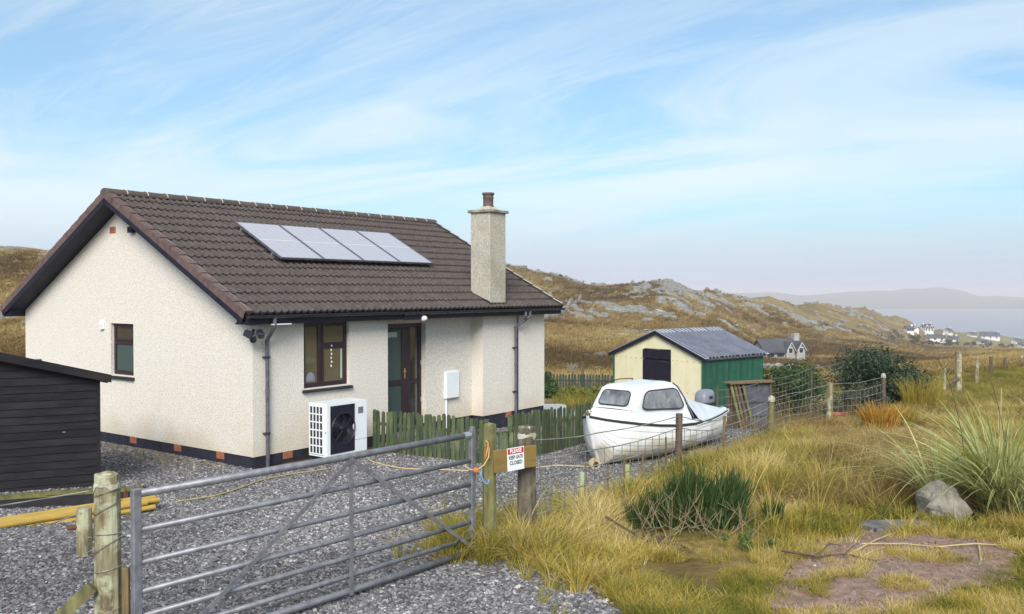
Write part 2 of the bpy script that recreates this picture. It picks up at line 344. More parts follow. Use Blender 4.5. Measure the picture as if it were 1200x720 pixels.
# ------------------------------------------------------------------ terrain
def _hash(i, j, s):
    n = (i*374761393 + j*668265263 + s*2147483647) & 0xffffffff
    n = ((n ^ (n >> 13))*1274126177) & 0xffffffff
    return ((n ^ (n >> 16)) & 0xffff)/65535.0
def vnoise(x, y, s=0):
    x = np.asarray(x, float); y = np.asarray(y, float)
    i = np.floor(x).astype(np.int64); j = np.floor(y).astype(np.int64); fx = x-i; fy = y-j
    fx = fx*fx*(3-2*fx); fy = fy*fy*(3-2*fy)
    a = _hash(i, j, s); b = _hash(i+1, j, s); c = _hash(i, j+1, s); d = _hash(i+1, j+1, s)
    return (a+(b-a)*fx)*(1-fy) + (c+(d-c)*fx)*fy
def fbm(x, y, o=4, s=0, g=.5):
    t = 0; a = 1; n = 0
    for k in range(o): t = t + a*vnoise(x*2**k+17.3*k, y*2**k-9.1*k, s+k); n += a; a *= g
    return t/n
def sst(a, b, x): t = np.clip((x-a)/(b-a), 0, 1); return t*t*(3-2*t)
FENCE = [(-.62, 7.0), (-.25, 8.75), (.147, 9.15), (2.54, 13.8), (5.43, 19.0), (7.9, 22.5), (10.5, 25.5), (13.5, 31)]
FY = np.array([p[1] for p in FENCE]); FX = np.array([p[0] for p in FENCE])
def fence_x(y): return np.interp(y, FY, FX)
def near(x, y):
    left = np.interp(y, [0, 7, 9, 15.5, 20, 24, 38, 60], [1.42, .5, .5, .02, -.0, -.42, -.95, -1.7])
    right = np.interp(y, [0, 7, 9, 13.5, 19, 22.5, 26, 31, 50, 80], [1.42, .52, .5, .36, -.04, -.15, -.2, -.35, -1.15, -2.3])
    w = sst(-.9, 1.6, x - fence_x(y))
    z = left*(1-w) + right*w
    bank = w*sst(7, 10, y)*(fbm(x*.5, y*.5, 3, 5)-.5)*.26
    return z + bank
PX = [-400, 0, 62, 300, 560, 640, 700, 780, 830, 900, 950, 1010, 1050, 1100, 1150, 1200, 1500]
PROF = [[(45,440),(80,385),(110,340),(150,288)], [(45,440),(80,385),(110,340),(150,288)], [(45,440),(80,388),(110,344),(150,292)],
 [(45,445),(100,405),(200,350),(280,303)], [(45,447),(100,408),(200,352),(290,307)], [(45,449),(70,430),(110,403),(160,380),(220,350),(290,319)],
 [(45,450),(70,432),(110,408),(160,385),(220,358),(290,334)], [(45,452),(70,434),(110,410),(160,388),(220,356),(270,328)],
 [(45,455),(70,436),(110,414),(160,395),(230,368),(330,340)], [(45,455),(70,440),(120,424),(200,408),(280,382),(390,344)],
 [(45,452),(75,440),(120,427),(200,411),(300,388),(380,370),(460,353)], [(45,445),(75,434),(120,425),(200,412),(320,393),(420,375),(520,358)],
 [(45,440),(70,430),(120,422),(200,412),(350,401),(480,385),(600,368)], [(45,434),(60,428),(120,423),(300,411),(480,402),(640,395),(760,385)],
 [(45,430),(65,421),(120,419),(300,412),(500,406),(700,401),(800,390),(900,389)], [(45,427),(75,414),(120,413.5),(300,411),(500,408),(700,405),(900,397)],
 [(45,415),(75,404),(200,403),(500,400),(900,393)]]
DG = np.geomspace(20, 2200, 260)
def _col(pr):
    d = np.array([p[0] for p in pr], float); z = np.array([CAMZ-(p[1]-341.4)/1061.3*p[0] for p in pr])
    e = d[-1]; d2 = np.concatenate([d, [e*1.12, e*1.5, e*2.2]]); z2 = np.concatenate([z, [z[-1]-e*.012, z[-1]-e*.12-6, -75]])
    zz = np.interp(np.log(DG), np.log(d2), z2)
    return np.convolve(np.pad(zz, 3, mode='edge'), np.ones(7)/7, 'valid')
PZ = np.array([_col(p) for p in PROF])
def far(x, y):
    th = np.clip(np.arctan2(x, y), -1.2, 1.2)
    px = np.clip(600+1061.3*np.tan(th), PX[0], PX[-1])
    d = np.hypot(x, y)*np.cos(th)
    ci = np.clip(np.searchsorted(PX, px, 'right')-1, 0, len(PX)-2); pxa = np.array(PX, float)
    t = (px-pxa[ci])/(pxa[ci+1]-pxa[ci]); t = t*t*(3-2*t)*.6+t*.4
    li = np.clip((np.log(np.clip(d, 20, 2200))-np.log(20))/(np.log(2200)-np.log(20))*(len(DG)-1), 0, len(DG)-1.001)
    i0 = li.astype(int); ft = li-i0
    za = PZ[ci, i0]*(1-ft)+PZ[ci, i0+1]*ft; zb = PZ[ci+1, i0]*(1-ft)+PZ[ci+1, i0+1]*ft
    return za*(1-t)+zb*t, px, d
def rockmask(x, y, px, d):
    n = fbm(x/24+3, y/30, 6, 11, .62); n2 = fbm(x/4.5, y/9, 4, 23, .6)
    boost = .10*np.exp(-((px-790)/48)**2-((d-262)/32)**2)*2.4 + .13*np.exp(-((px-640)/45)**2-((d-285)/40)**2) \
          + .05*np.exp(-((px-740)/50)**2-((d-205)/45)**2) + .07*np.exp(-((px-1005)/22)**2-((d-510)/60)**2) + .05*np.exp(-((px-860)/60)**2-((d-290)/70)**2) \
          + .06*np.exp(-((px-10)/90)**2-((d-110)/50)**2)
    m = sst(.578, .64, n*.5+n2*.5+boost*.75)*np.where(px < 62, .6, 1)
    fade = sst(55, 80, d)*(1-.75*sst(1030, 1090, px))
    return m*fade
def terrain(x, y):
    x = np.asarray(x, float); y = np.asarray(y, float)
    zf, px, d = far(x, y); zn = near(x, y); r = np.hypot(x, y)
    w = sst(31, 46, r)*np.where(y > -5, 1, 0)
    w = np.where(y < 0, 0, w)
    rk = rockmask(x, y, px, d)
    rel = np.clip(d, 0, 300)
    z = zn*(1-w)+zf*w
    z = z + w*((fbm(x/16, y/22, 4, 31)-.5)*.008*rel + rk*(.15+fbm(x/3.2, y/4.5, 4, 41, .6)*.0075*rel) )
    z = z + (fbm(x*.8, y*.8, 3, 51)-.5)*.03*sst(6, 9, r)
    return z, rk, px, d, r
def Z(x, y): return float(terrain(np.array([x]), np.array([y]))[0][0])
def at(x, y, dz=0): return Vector((x, y, Z(x, y)+dz))
def land(px, py, d0=30):
    """where the sight line of a bearing meets the land (used once to set a thing down on the hillside)"""
    c, s = math.cos(PITCH), math.sin(PITCH); v = -(py-360)/FPX
    dr = np.array([(px-600)/FPX, c-s*v, s+c*v]); d = np.geomspace(d0, 1500, 1500)/dr[1]
    zz = terrain(dr[0]*d, dr[1]*d)[0]; h = CAMZ+dr[2]*d
    k = np.argmax(zz >= h) if (zz >= h).any() else int(np.argmin(h-zz))
    return Vector((dr[0]*d[k], dr[1]*d[k], zz[k]))

def build_ground():
    fine = np.radians(np.arange(-38, 38.01, .11)); th = np.concatenate([np.radians(np.arange(-180, -38, 4)), fine, np.radians(np.arange(42, 180, 4))])
    rr = np.concatenate([np.linspace(.6, 6, 10), np.geomspace(6.3, 60, 130)[0:], np.geomspace(61, 1700, 230)])
    T, R = np.meshgrid(th, rr); x = R*np.sin(T); y = R*np.cos(T)
    z, rk, px, d, r = terrain(x, y)
    # the gravel sheet and house floor lie over the ground: keep it just below them
    n, m = x.shape
    V = np.stack([x, y, z], -1).reshape(-1, 3)
    idx = np.arange(n*m).reshape(n, m); nx = np.roll(idx, -1, 1)
    F = np.stack([idx[:-1], nx[:-1], nx[1:], idx[1:]], -1).reshape(-1, 4)[:, ::-1]
    me = bpy.data.meshes.new('ground'); c0 = len(V)
    V = np.vstack([V, [[0, 0, float(near(np.array([0.]), np.array([0.]))[0])]]])
    me.vertices.add(len(V)); me.vertices.foreach_set('co', V.ravel())
    nq = len(F); tri = np.stack([idx[0], nx[0], np.full(m, c0)], -1)[:, ::-1]
    loops = np.concatenate([F.ravel(), tri.ravel()]); me.loops.add(len(loops)); me.loops.foreach_set('vertex_index', loops.astype(np.int32))
    me.polygons.add(nq+len(tri))
    st = np.concatenate([np.arange(nq)*4, nq*4+np.arange(len(tri))*3]); me.polygons.foreach_set('loop_start', st.astype(np.int32))
    me.polygons.foreach_set('use_smooth', np.ones(nq+len(tri), bool))
    me.update(calc_edges=True); me.validate()
    gr = sst(980, 1090, px)*sst(40, 50, d)*(1-sst(150, 300, d)) + .35*sst(200, 500, d)*sst(1080, 1150, px)
    hz = sst(.5, .62, fbm(x/30, y/45, 4, 71))*sst(40, 60, d)*.75
    for nm, a in (('rock', rk), ('green', gr), ('heath', hz)):
        at_ = me.attributes.new(nm, 'FLOAT', 'POINT'); at_.data.foreach_set('value', np.append(a.ravel(), 0).astype(np.float32))
    m_ = bpy.data.materials.new('moorland'); m_.use_nodes = True; t = m_.node_tree; b = t.nodes['Principled BSDF']; b.inputs['Roughness'].default_value = .95; b.inputs['Specular IOR Level'].default_value = .15
    geo = N(t, 'ShaderNodeNewGeometry')
    def noise(s, st, det=6, rg=.62):
        mp = N(t, 'ShaderNodeMapping'); mp.inputs['Scale'].default_value = st; t.links.new(geo.outputs['Position'], mp.inputs[0])
        n_ = N(t, 'ShaderNodeTexNoise', i_Scale=s, i_Detail=det, i_Roughness=rg); t.links.new(mp.outputs[0], n_.inputs['Vector']); return n_.outputs['Fac']
    def A(nm): return N(t, 'ShaderNodeAttribute', attribute_name=nm).outputs['Fac']
    def mixc(f, a, c2):
        q = N(t, 'ShaderNodeMix', data_type='RGBA'); t.links.new(f, q.inputs[0])
        t.links.new(a, q.inputs[6])
        if isinstance(c2, tuple): q.inputs[7].default_value = (*c2, 1)
        else: t.links.new(c2, q.inputs[7])
        return q.outputs[2]
    def mul(a, k):
        q = N(t, 'ShaderNodeMath', operation='MULTIPLY'); t.links.new(a, q.inputs[0])
        if isinstance(k, float): q.inputs[1].default_value = k
        else: t.links.new(k, q.inputs[1])
        return q.outputs[0]
    g1 = ramp(t, [(.30, (.13, .10, .032)), (.46, (.225, .160, .055)), (.58, (.31, .225, .085)), (.72, (.27, .160, .058))]); t.links.new(noise(.09, (1, .7, 1)), g1.inputs[0])
    g2 = ramp(t, [(.35, (.55, .55, .55)), (.65, (1.25, 1.25, 1.25))]); t.links.new(noise(1.1, (1, .6, 1), 8), g2.inputs[0])
    mm = N(t, 'ShaderNodeMix', data_type='RGBA', blend_type='MULTIPLY'); mm.inputs[0].default_value = 1; t.links.new(g1.outputs[0], mm.inputs[6]); t.links.new(g2.outputs[0], mm.inputs[7])
    c = mm.outputs[2]
    c = mixc(mul(A('heath'), .7), c, (.070, .052, .028))
    gg = ramp(t, [(.35, (.19, .195, .05)), (.6, (.32, .30, .09))]); t.links.new(noise(.35, (1, .5, 1)), gg.inputs[0])
    c = mixc(A('green'), c, gg.outputs[0])
    rc = ramp(t, [(.34, (.055, .05, .04)), (.46, (.20, .19, .168)), (.64, (.40, .385, .35))]); t.links.new(noise(1.3, (1, 1, 2.2), 9, .72), rc.inputs[0])
    # ragged rock edges
    ne = noise(.45, (1, .7, 1), 7, .7)
    q = N(t, 'ShaderNodeMath', operation='MULTIPLY_ADD', i_1=1.2, i_2=-.6); t.links.new(ne, q.inputs[0])
    q2 = N(t, 'ShaderNodeMath', operation='ADD'); t.links.new(q.outputs[0], q2.inputs[0]); t.links.new(A('rock'), q2.inputs[1])
    rf = ramp(t, [(.46, (0, 0, 0)), (.60, (1, 1, 1))]); t.links.new(q2.outputs[0], rf.inputs[0])
    rk2 = N(t, 'ShaderNodeMath', operation='GREATER_THAN', i_1=.02); t.links.new(A('rock'), rk2.inputs[0])
    c = mixc(mul(rf.outputs[0], rk2.outputs[0]), c, rc.outputs[0])
    t.links.new(c, b.inputs['Base Color'])
    bn = N(t, 'ShaderNodeBump', i_Strength=.8, i_Distance=.5); t.links.new(noise(.8, (1, 1, 1), 9, .7), bn.inputs['Height']); t.links.new(bn.outputs[0], b.inputs['Normal'])
    o = link('ground', me, m_); tag(o, kind='structure'); return o
build_ground()

# sea and the far shore
m = MB(); n = 96
m.add([(0, 0, -62)] + [(9000*math.cos(2*PI*k/n), 9000*math.sin(2*PI*k/n), -62) for k in range(n)], [(0, k+1, (k+1) % n+1) for k in range(n)])
SEA = P('sea', (.13, .13, .16), .3, (.16, .16, .19), scale=.01, bump=.3, bscale=.05, world=True)
tag(m.build('sea', SEA), kind='structure')
def far_land(pts, d0, d1, seed, name):
    pxs = np.arange(pts[0][0], pts[-1][0]+1, 6.0); ys = np.interp(pxs, [p[0] for p in pts], [p[1] for p in pts])
    rows = []
    for k, t in enumerate((0, .12, .3, .55, .8, 1.0, 1.25, 1.6)):
        d = d0+(d1-d0)*t; row = []
        for i, (px, y) in enumerate(zip(pxs, ys)):
            top = CAMZ-(y-341.4)/1061.3*d1
            f = min(1, t)**.8 if t <= 1 else max(0, 1-(t-1)*1.8)
            z = -63+(top+63)*f + (float(vnoise(px/18, k*1.7, seed))-.5)*9*f
            row.append(((px-600)/1061.3*d, d, z))
        rows.append(row)
    mm = MB().grid(rows); tag(mm.build(name, FARL, smooth=True), kind='structure')
FARL = P('far_moor', (.08, .085, .06), .9, (.14, .12, .075), scale=.006, detail=5, world=True)
far_land([(600,352),(800,347),(880,343),(905,343),(940,346),(973,344),(1005,341.5),(1030,341),(1072,338.5),(1101,337),(1129,341),(1146,346.5),(1200,349),(1320,346),(1500,352),(1900,356)], 3300, 4200, 3, 'far_hills')

# ------------------------------------------------------------------ gravel yard
YARD = [(-14.5,6.0),(-14.5,24),(-11,24),(-4.2,15.2),(1.2,23.4),(1.9,23.6),(3.5,21.2),(5.6,21.0),(5.35,19.0),(2.5,13.8),(.10,9.15),(-.28,9.0),(-.30,8.75),(.05,8.5),(.42,8.1),(.68,7.6),(.85,7.2),(1.1,6.0),(1.3,4),(-10,3)]
def inside(poly, x, y):
    x = np.asarray(x); y = np.asarray(y); r = np.zeros(x.shape, bool); n = len(poly)
    for i in range(n):
        x0, y0 = poly[i]; x1, y1 = poly[(i+1) % n]
        c = ((y0 > y) != (y1 > y)) & (x < (x1-x0)*(y-y0)/(y1-y0+1e-12)+x0); r ^= c
    return r
def sheet(name, poly, step, dz, mat, kind='structure', wob=.12):
    xs = np.arange(min(p[0] for p in poly)-.3, max(p[0] for p in poly)+.3, step); ys = np.arange(min(p[1] for p in poly)-.3, max(p[1] for p in poly)+.3, step)
    X, Y = np.meshgrid(xs, ys); wx = X+(fbm(X*1.3, Y*1.3, 3, 81)-.5)*wob*2; wy = Y+(fbm(X*1.3, Y*1.3, 3, 91)-.5)*wob*2
    ins = inside(poly, wx, wy); zz = terrain(X, Y)[0]+dz
    mm = MB(); ids = -np.ones(X.shape, int); vs = []; fs = []
    for i in range(X.shape[0]-1):
        for j in range(X.shape[1]-1):
            if ins[i, j] and ins[i+1, j+1]:
                q = []
                for a, b in ((i, j), (i, j+1), (i+1, j+1), (i+1, j)):
                    if ids[a, b] < 0: ids[a, b] = len(vs); vs.append((X[a, b], Y[a, b], zz[a, b]))
                    q.append(ids[a, b])
                fs.append(q)
    mm.add(vs, fs); o = mm.build(name, mat, smooth=True, recalc=False); tag(o, kind=kind); return o
def gravel_mat():
    m_ = bpy.data.materials.new('gravel_bed'); m_.use_nodes = True; t = m_.node_tree; b = t.nodes['Principled BSDF']; b.inputs['Roughness'].default_value = .85
    geo = N(t, 'ShaderNodeNewGeometry')
    vo = N(t, 'ShaderNodeTexVoronoi', i_Scale=26.0); t.links.new(geo.outputs['Position'], vo.inputs['Vector'])
    sx = N(t, 'ShaderNodeSeparateColor'); t.links.new(vo.outputs['Color'], sx.inputs[0])
    r = ramp(t, [(0, (.04, .038, .04)), (.45, (.12, .113, .118)), (.8, (.24, .228, .23)), (1, (.46, .44, .44))]); t.links.new(sx.outputs[0], r.inputs[0])
    t.links.new(r.outputs[0], b.inputs['Base Color'])
    bn = N(t, 'ShaderNodeBump', i_Strength=1.0, i_Distance=.03, invert=True); t.links.new(vo.outputs['Distance'], bn.inputs['Height']); t.links.new(bn.outputs[0], b.inputs['Normal'])
    return m_
sheet('gravel_yard', YARD, .16, .02, gravel_mat())

# ------------------------------------------------------------------ scatter helper (geometry nodes, instances)
def scatter(name, protos, pts, rot, scl, idx, tint, kind='stuff', label=None, cat=None):
    """protos: meshes; one instance of one proto per point"""
    pc = bpy.data.collections.new(name+'_kinds')
    for k, me in enumerate(protos):
        pc.objects.link(bpy.data.objects.new('%s_kind_%02d' % (name, k), me))
    me = bpy.data.meshes.new(name); n = len(pts)
    me.vertices.add(n); me.vertices.foreach_set('co', np.asarray(pts, np.float32).ravel())
    def att(nm, typ, arr, f):
        a = me.attributes.new(nm, typ, 'POINT'); a.data.foreach_set(f, np.asarray(arr).astype(np.int32 if typ == 'INT' else np.float32).ravel())
    att('rot', 'FLOAT_VECTOR', rot, 'vector'); att('scl', 'FLOAT_VECTOR', scl, 'vector'); att('kidx', 'INT', idx, 'value'); att('tint', 'FLOAT', tint, 'value')
    o = link(name, me)
    g = bpy.data.node_groups.new(name+'_nodes', 'GeometryNodeTree')
    g.interface.new_socket('Geometry', in_out='INPUT', socket_type='NodeSocketGeometry'); g.interface.new_socket('Geometry', in_out='OUTPUT', socket_type='NodeSocketGeometry')
    gi = g.nodes.new('NodeGroupInput'); go = g.nodes.new('NodeGroupOutput')
    ci = g.nodes.new('GeometryNodeCollectionInfo'); ci.inputs['Collection'].default_value = pc
    ci.inputs['Separate Children'].default_value = True; ci.inputs['Reset Children'].default_value = True
    ip = g.nodes.new('GeometryNodeInstanceOnPoints'); ip.inputs['Pick Instance'].default_value = True
    def na(nm, dt):
        q = g.nodes.new('GeometryNodeInputNamedAttribute'); q.data_type = dt; q.inputs['Name'].default_value = nm; return q.outputs['Attribute']
    er = g.nodes.new('FunctionNodeEulerToRotation')
    L = g.links.new
    L(gi.outputs[0], ip.inputs['Points']); L(ci.outputs[0], ip.inputs['Instance'])
    L(na('kidx', 'INT'), ip.inputs['Instance Index']); L(na('rot', 'FLOAT_VECTOR'), er.inputs[0]); L(er.outputs[0], ip.inputs['Rotation'])
    L(na('scl', 'FLOAT_VECTOR'), ip.inputs['Scale']); L(ip.outputs[0], go.inputs[0])
    md = o.modifiers.new('scatter', 'NODES'); md.node_group = g
    tag(o, label, cat, kind=kind); return o

def stone_mesh(seed, mat, flat=.6, sub=1, jit=.35):
    r = np.random.default_rng(seed); bm = bmesh.new(); bmesh.ops.create_icosphere(bm, subdivisions=sub, radius=.5)
    st = r.uniform(.75, 1.25, 3)*np.array([1, .85, flat])
    for v in bm.verts:
        k = 1+r.uniform(-jit, jit)*.6; v.co = Vector((v.co.x*st[0]*k, v.co.y*st[1]*k, v.co.z*st[2]*k))
    me = bpy.data.meshes.new('stone_%d' % seed); bm.to_mesh(me); bm.free(); me.materials.append(mat); return me
GSTONE = bpy.data.materials.new('gravel_stone'); GSTONE.use_nodes = True
_t = GSTONE.node_tree; _a = N(_t, 'ShaderNodeAttribute', attribute_name='tint'); _a.attribute_type = 'INSTANCER'
_r = ramp(_t, [(0, (.045, .043, .048)), (.35, (.118, .112, .118)), (.7, (.235, .222, .222)), (.9, (.39, .375, .37)), (1, (.50, .485, .475))]); _t.links.new(_a.outputs['Fac'], _r.inputs[0])
_t.links.new(_r.outputs[0], _t.nodes['Principled BSDF'].inputs['Base Color']); _t.nodes['Principled BSDF'].inputs['Roughness'].default_value = .8
def gravel():
    n = 260000; u = RNG.random(n)
    y = 6.2*(20.5/6.2)**u; th = RNG.uniform(-.62, .62, n); x = y*th
    k = inside(YARD, x+RNG.normal(0, .05, n), y+RNG.normal(0, .05, n)) & (np.abs(600+1061*x/y-600) < 660)
    hx, hy = x+4.4673, y-15.5809; c, s = math.cos(.935), math.sin(.935)
    a, b = hx*c+hy*s, -hx*s+hy*c
    k &= ~((a > -.03) & (b > -.03) & (a < 8.95) & (b < 8.1))
    x, y = x[k], y[k]; n = len(x)
    z = terrain(x, y)[0]+.024
    size = np.clip(RNG.lognormal(math.log(.033), .30, n), .016, .07)
    scl = np.stack([size*RNG.uniform(.8, 1.3, n), size, size*RNG.uniform(.6, 1, n)], -1)
    t = np.clip(RNG.beta(1.5, 2.0, n)+ (RNG.random(n) < .03)*.3 + (fbm(x*.5, y*.5, 3, 3)-.5)*.35, 0, 1)
    return scatter('gravel_stones', [stone_mesh(100+i, GSTONE, .65) for i in range(8)], np.stack([x, y, z], -1),
            np.stack([RNG.uniform(-.6, .6, n), RNG.uniform(-.6, .6, n), RNG.uniform(0, 6.28, n)], -1), scl, RNG.integers(0, 8, n), t)
gravel()

# ------------------------------------------------------------------ the house
AX, AY, YAW = -4.4673, 15.5809, .935
WG, LF = 8.05, 8.89                       # gable width, front length
EOV, ZE, ZR, VOV = .313, 2.7376, 5.0406, .40
SL = (ZR-ZE)/(WG/2+EOV); PA = math.atan(SL)
house = thing('bungalow', 'cream harled bungalow with brown tiled roof and dark window frames', 'house', (AX, AY, 0), YAW)
def HP(u, b, z): c, s = math.cos(YAW), math.sin(YAW); return Vector((AX+u*c-b*s, AY+u*s+b*c, z))
def wall_grid(mb, x0, x1, z0, z1, holes, y0, y1, flip=False):
    """wall in the xz plane from y0 (outer) to y1 with openings; closed reveals"""
    xs = sorted({x0, x1, *[h[0] for h in holes], *[h[1] for h in holes]}); zs = sorted({z0, z1, *[h[2] for h in holes], *[h[3] for h in holes]})
    def solid(i, j):
        if i < 0 or j < 0 or i >= len(xs)-1 or j >= len(zs)-1: return False
        cx, cz = (xs[i]+xs[i+1])/2, (zs[j]+zs[j+1])/2
        return not any(h[0] < cx < h[1] and h[2] < cz < h[3] for h in holes)
    def q(pts): mb.add([(p[1], p[0], p[2]) if flip else p for p in pts], [(0, 1, 2, 3)])
    for i in range(len(xs)-1):
        for j in range(len(zs)-1):
            if not solid(i, j): continue
            a, b, c, d = xs[i], xs[i+1], zs[j], zs[j+1]
            q([(a, y0, c), (b, y0, c), (b, y0, d), (a, y0, d)]); q([(a, y1, c), (a, y1, d), (b, y1, d), (b, y1, c)])
            if not solid(i-1, j): q([(a, y0, c), (a, y0, d), (a, y1, d), (a, y1, c)])
            if not solid(i+1, j): q([(b, y0, c), (b, y1, c), (b, y1, d), (b, y0, d)])
            if not solid(i, j-1): q([(a, y0, c), (a, y1, c), (b, y1, c), (b, y0, c)])
            if not solid(i, j+1): q([(a, y0, d), (b, y0, d), (b, y1, d), (a, y1, d)])
ZP, ZS = .23, 2.55
# plinth, set 15 mm back from the harling above it
m = MB(); r_ = .015
m.box(r_, 3.307, r_, .30, -.25, ZP); m.box(6.404, LF-r_, r_, .30, -.25, ZP); m.box(3.307, 6.404, .33+r_, .6, -.25, ZP)
m.box(r_, .30, .30, WG-r_, -.25, ZP); m.box(LF-.3, LF-r_, .30, WG-r_, -.25, ZP); m.box(.3, LF-.3, WG-.3, WG-r_, -.25, ZP)
m.build('plinth', PLINTH, house)
# walls
WIN = (1.131, 2.257, 1.315, 2.52); GW = (3.687, 4.510, 1.425, 2.455)
m = MB(); wall_grid(m, 0, 3.307, ZP, ZS+.1, [WIN], 0, .30); m.build('front_wall', HARL, house, recalc=False)
m = MB(); wall_grid(m, 3.307, 6.404, ZP, ZS+.1, [(3.50, 4.811, ZP, 2.42)], .33, .62); m.build('porch_wall', HARL, house, recalc=False)
MB().box(6.404, LF, 0, .30, ZP, ZS+.1).build('bay_wall', HARL, house)
MB().box(3.02, 3.307, .30, .62, ZP, ZS+.1).build('porch_return', HARL, house); MB().box(6.404, 6.7, .30, .62, ZP, ZS+.1).build('porch_return', HARL, house)
m = MB(); wall_grid(m, .30, WG, ZP, ZS+.1, [GW], 0, .30, flip=True)
top = lambda b: ZE + SL*(EOV+min(b, WG-b)) - .24
m.prism([(0, 0, ZS+.1), (0, 0, top(0)), (0, WG/2, top(WG/2)), (0, WG, top(WG)), (0, WG, ZS+.1)], (.30, 0, 0))
m.build('gable_wall', HARL, house)
m = MB(); m.prism([(LF, .3, ZP), (LF, .3, top(0)), (LF, WG/2, top(WG/2)), (LF, WG, top(WG)), (LF, WG, ZP)], (-.30, 0, 0)); m.box(.3, LF-.3, WG-.3, WG, ZP, ZS)
m.build('back_wall', HARL, house)
# air bricks: two courses of terracotta in the plinth, one high in the gable
def airbrick(M, nm='air_brick'):
    mm = MB()
    mm.box(-.11, .11, 0, .05, -.065, .065)
    for k in range(6):
        for j in (-1, 0, 1): mm.box(-.095+k*.033, -.072+k*.033, -.006, 0, j*.04-.015, j*.04+.015)
    o = mm.build(nm, AIRB, house); o.matrix_local = M; return o
RG = Matrix.Rotation(-PI/2, 4, 'Z')            # turns a front-facing piece to face the gable side
for b in (.94, 2.245, 3.74, 5.2, 6.7): airbrick(Matrix.Translation((.008, b, .165)) @ RG)
for u in (.765, 7.4): airbrick(Matrix.Translation((u, .008, .165)))
airbrick(Matrix.Translation((-.006, 4.40, 4.325)) @ RG)

def window(nm, x0, x1, z0, z1, bars, panes, M, label=None, glass=GLASS, extra=None, sill=True):
    """bars: frame members as boxes (x0,x1,z0,z1); panes: (x0,x1,z0,z1,material)"""
    f = MB(); d0, d1 = .07, .14
    t = .065
    f.cbox(x0, x0+t, d0, d1, z0, z1, .006); f.cbox(x1-t, x1, d0, d1, z0, z1, .006)
    f.cbox(x0+t, x1-t, d0, d1, z0, z0+t, .006); f.cbox(x0+t, x1-t, d0, d1, z1-t, z1, .006)
    for a, b, c, d in bars: f.cbox(a, b, d0+.004, d1-.004, c, d, .006)
    w = f.build('window', UPVC, house); w.matrix_local = M
    if label: w['label'] = label
    for a, b, c, d, g in panes:
        # opening sash round each pane, standing proud of the frame
        s = MB(); e = .035
        s.cbox(a, a+e, d0-.012, d0+.03, c, d, .004); s.cbox(b-e, b, d0-.012, d0+.03, c, d, .004); s.cbox(a+e, b-e, d0-.012, d0+.03, c, c+e, .004); s.cbox(a+e, b-e, d0-.012, d0+.03, d-e, d, .004)
        s.build('sash', UPVC, w)
        MB().box(a+e, b-e, d0+.012, d0+.022, c+e, d-e).build('pane', g, w)
    if sill:
        s = MB(); s.prism([(x0-.04, -.06, z0-.075), (x0-.04, .12, z0-.075), (x0-.04, .12, z0-.005), (x0-.04, -.06, z0-.03)], (x1-x0+.08, 0, 0)); s.build('sill', FELT if nm else UPVC, w)
    return w
wx0, wx1, wz0, wz1 = WIN
w = window('f', wx0, wx1, wz0, wz1, [(1.545, 1.635, wz0+.065, wz1-.065), (1.635, wx1-.065, 2.05, 2.11)],
       [(wx0+.05, 1.55, wz0+.05, wz1-.05, GLASS3), (1.63, wx1-.05, wz0+.05, 2.06, GLASS3), (1.63, wx1-.05, 2.10, wz1-.05, GLASS3)], Matrix(), 'three pane window beside the heat pump')
# what hangs in the pane: a string of pale ornaments, and the curtain edge
for k in range(6): MB().lathe([(.004, 0), (.016, .015), (.018, .03), (.004, .05)], 6, Matrix.Translation((1.86+.012*(k % 2), .075, 1.66+k*.075))).build('window_ornament', WHITED, w)
Bx(2.10, 2.13, .072, .080, 1.44, 2.0, 'curtain_edge', PAPER, w, c=0)
mm = MB(); mm.lathe([(.10, 0), (.11, .06), (.085, .13), (.03, .17), (.005, .18)], 12, Matrix.Translation((1.36, .085, 1.43)) @ Matrix.Diagonal((1, .12, 1, 1))); mm.build('window_ornament', COWL, w)
gx0, gx1, gz0, gz1 = GW
MG = Matrix.Translation((0, gx0+gx1, 0)) @ RG      # local x runs down the gable towards the near corner
window('g', gx0, gx1, gz0, gz1, [(gx0+.065, gx1-.065, 2.06, 2.12)], [(gx0+.05, gx1-.05, gz0+.05, 2.07, GLASS2), (gx0+.05, gx1-.05, 2.11, gz1-.05, GLASS)], MG, 'small gable window with top light')
# the door: frame, leaf with two frosted lights, narrow side light
fr = MB(); y0 = .33+.12
fr.cbox(3.50, 3.57, y0, y0+.09, ZP, 2.42, .006); fr.cbox(4.74, 4.811, y0, y0+.09, ZP, 2.42, .006); fr.cbox(3.57, 4.74, y0, y0+.09, 2.32, 2.42, .006); fr.cbox(4.39, 4.46, y0, y0+.09, ZP, 2.32, .006)
fr.cbox(4.46, 4.74, y0+.02, y0+.07, ZP, .33, .006); fr.cbox(4.46, 4.74, y0+.02, y0+.07, 1.10, 1.20, .006)
door = MB(); dl0, dl1 = 3.575, 4.385
door.cbox(dl0, dl0+.10, y0+.0, y0+.055, .25, 2.315, .006); door.cbox(dl1-.20, dl1, y0, y0+.055, .25, 2.315, .006)
for a, b in ((.25, .42), (1.10, 1.22), (2.25, 2.315)): door.cbox(dl0+.10, dl1-.20, y0, y0+.055, a, b, .006)
do = door.build('door', UPVC, house); fro = fr.build('door_frame', UPVC, house)
Bx(dl0+.10, dl1-.20, y0+.02, y0+.03, 1.22, 2.25, 'pane', GLASS2, do, c=0); Bx(dl0+.10, dl1-.20, y0+.02, y0+.03, .42, 1.10, 'pane', GLASS2, do, c=0)
Bx(4.46, 4.74, y0+.035, y0+.045, 1.20, 2.32, 'pane', GLASS, fro, c=0); Bx(4.46, 4.74, y0+.035, y0+.045, .33, 1.10, 'pane', GLASS, fro, c=0)
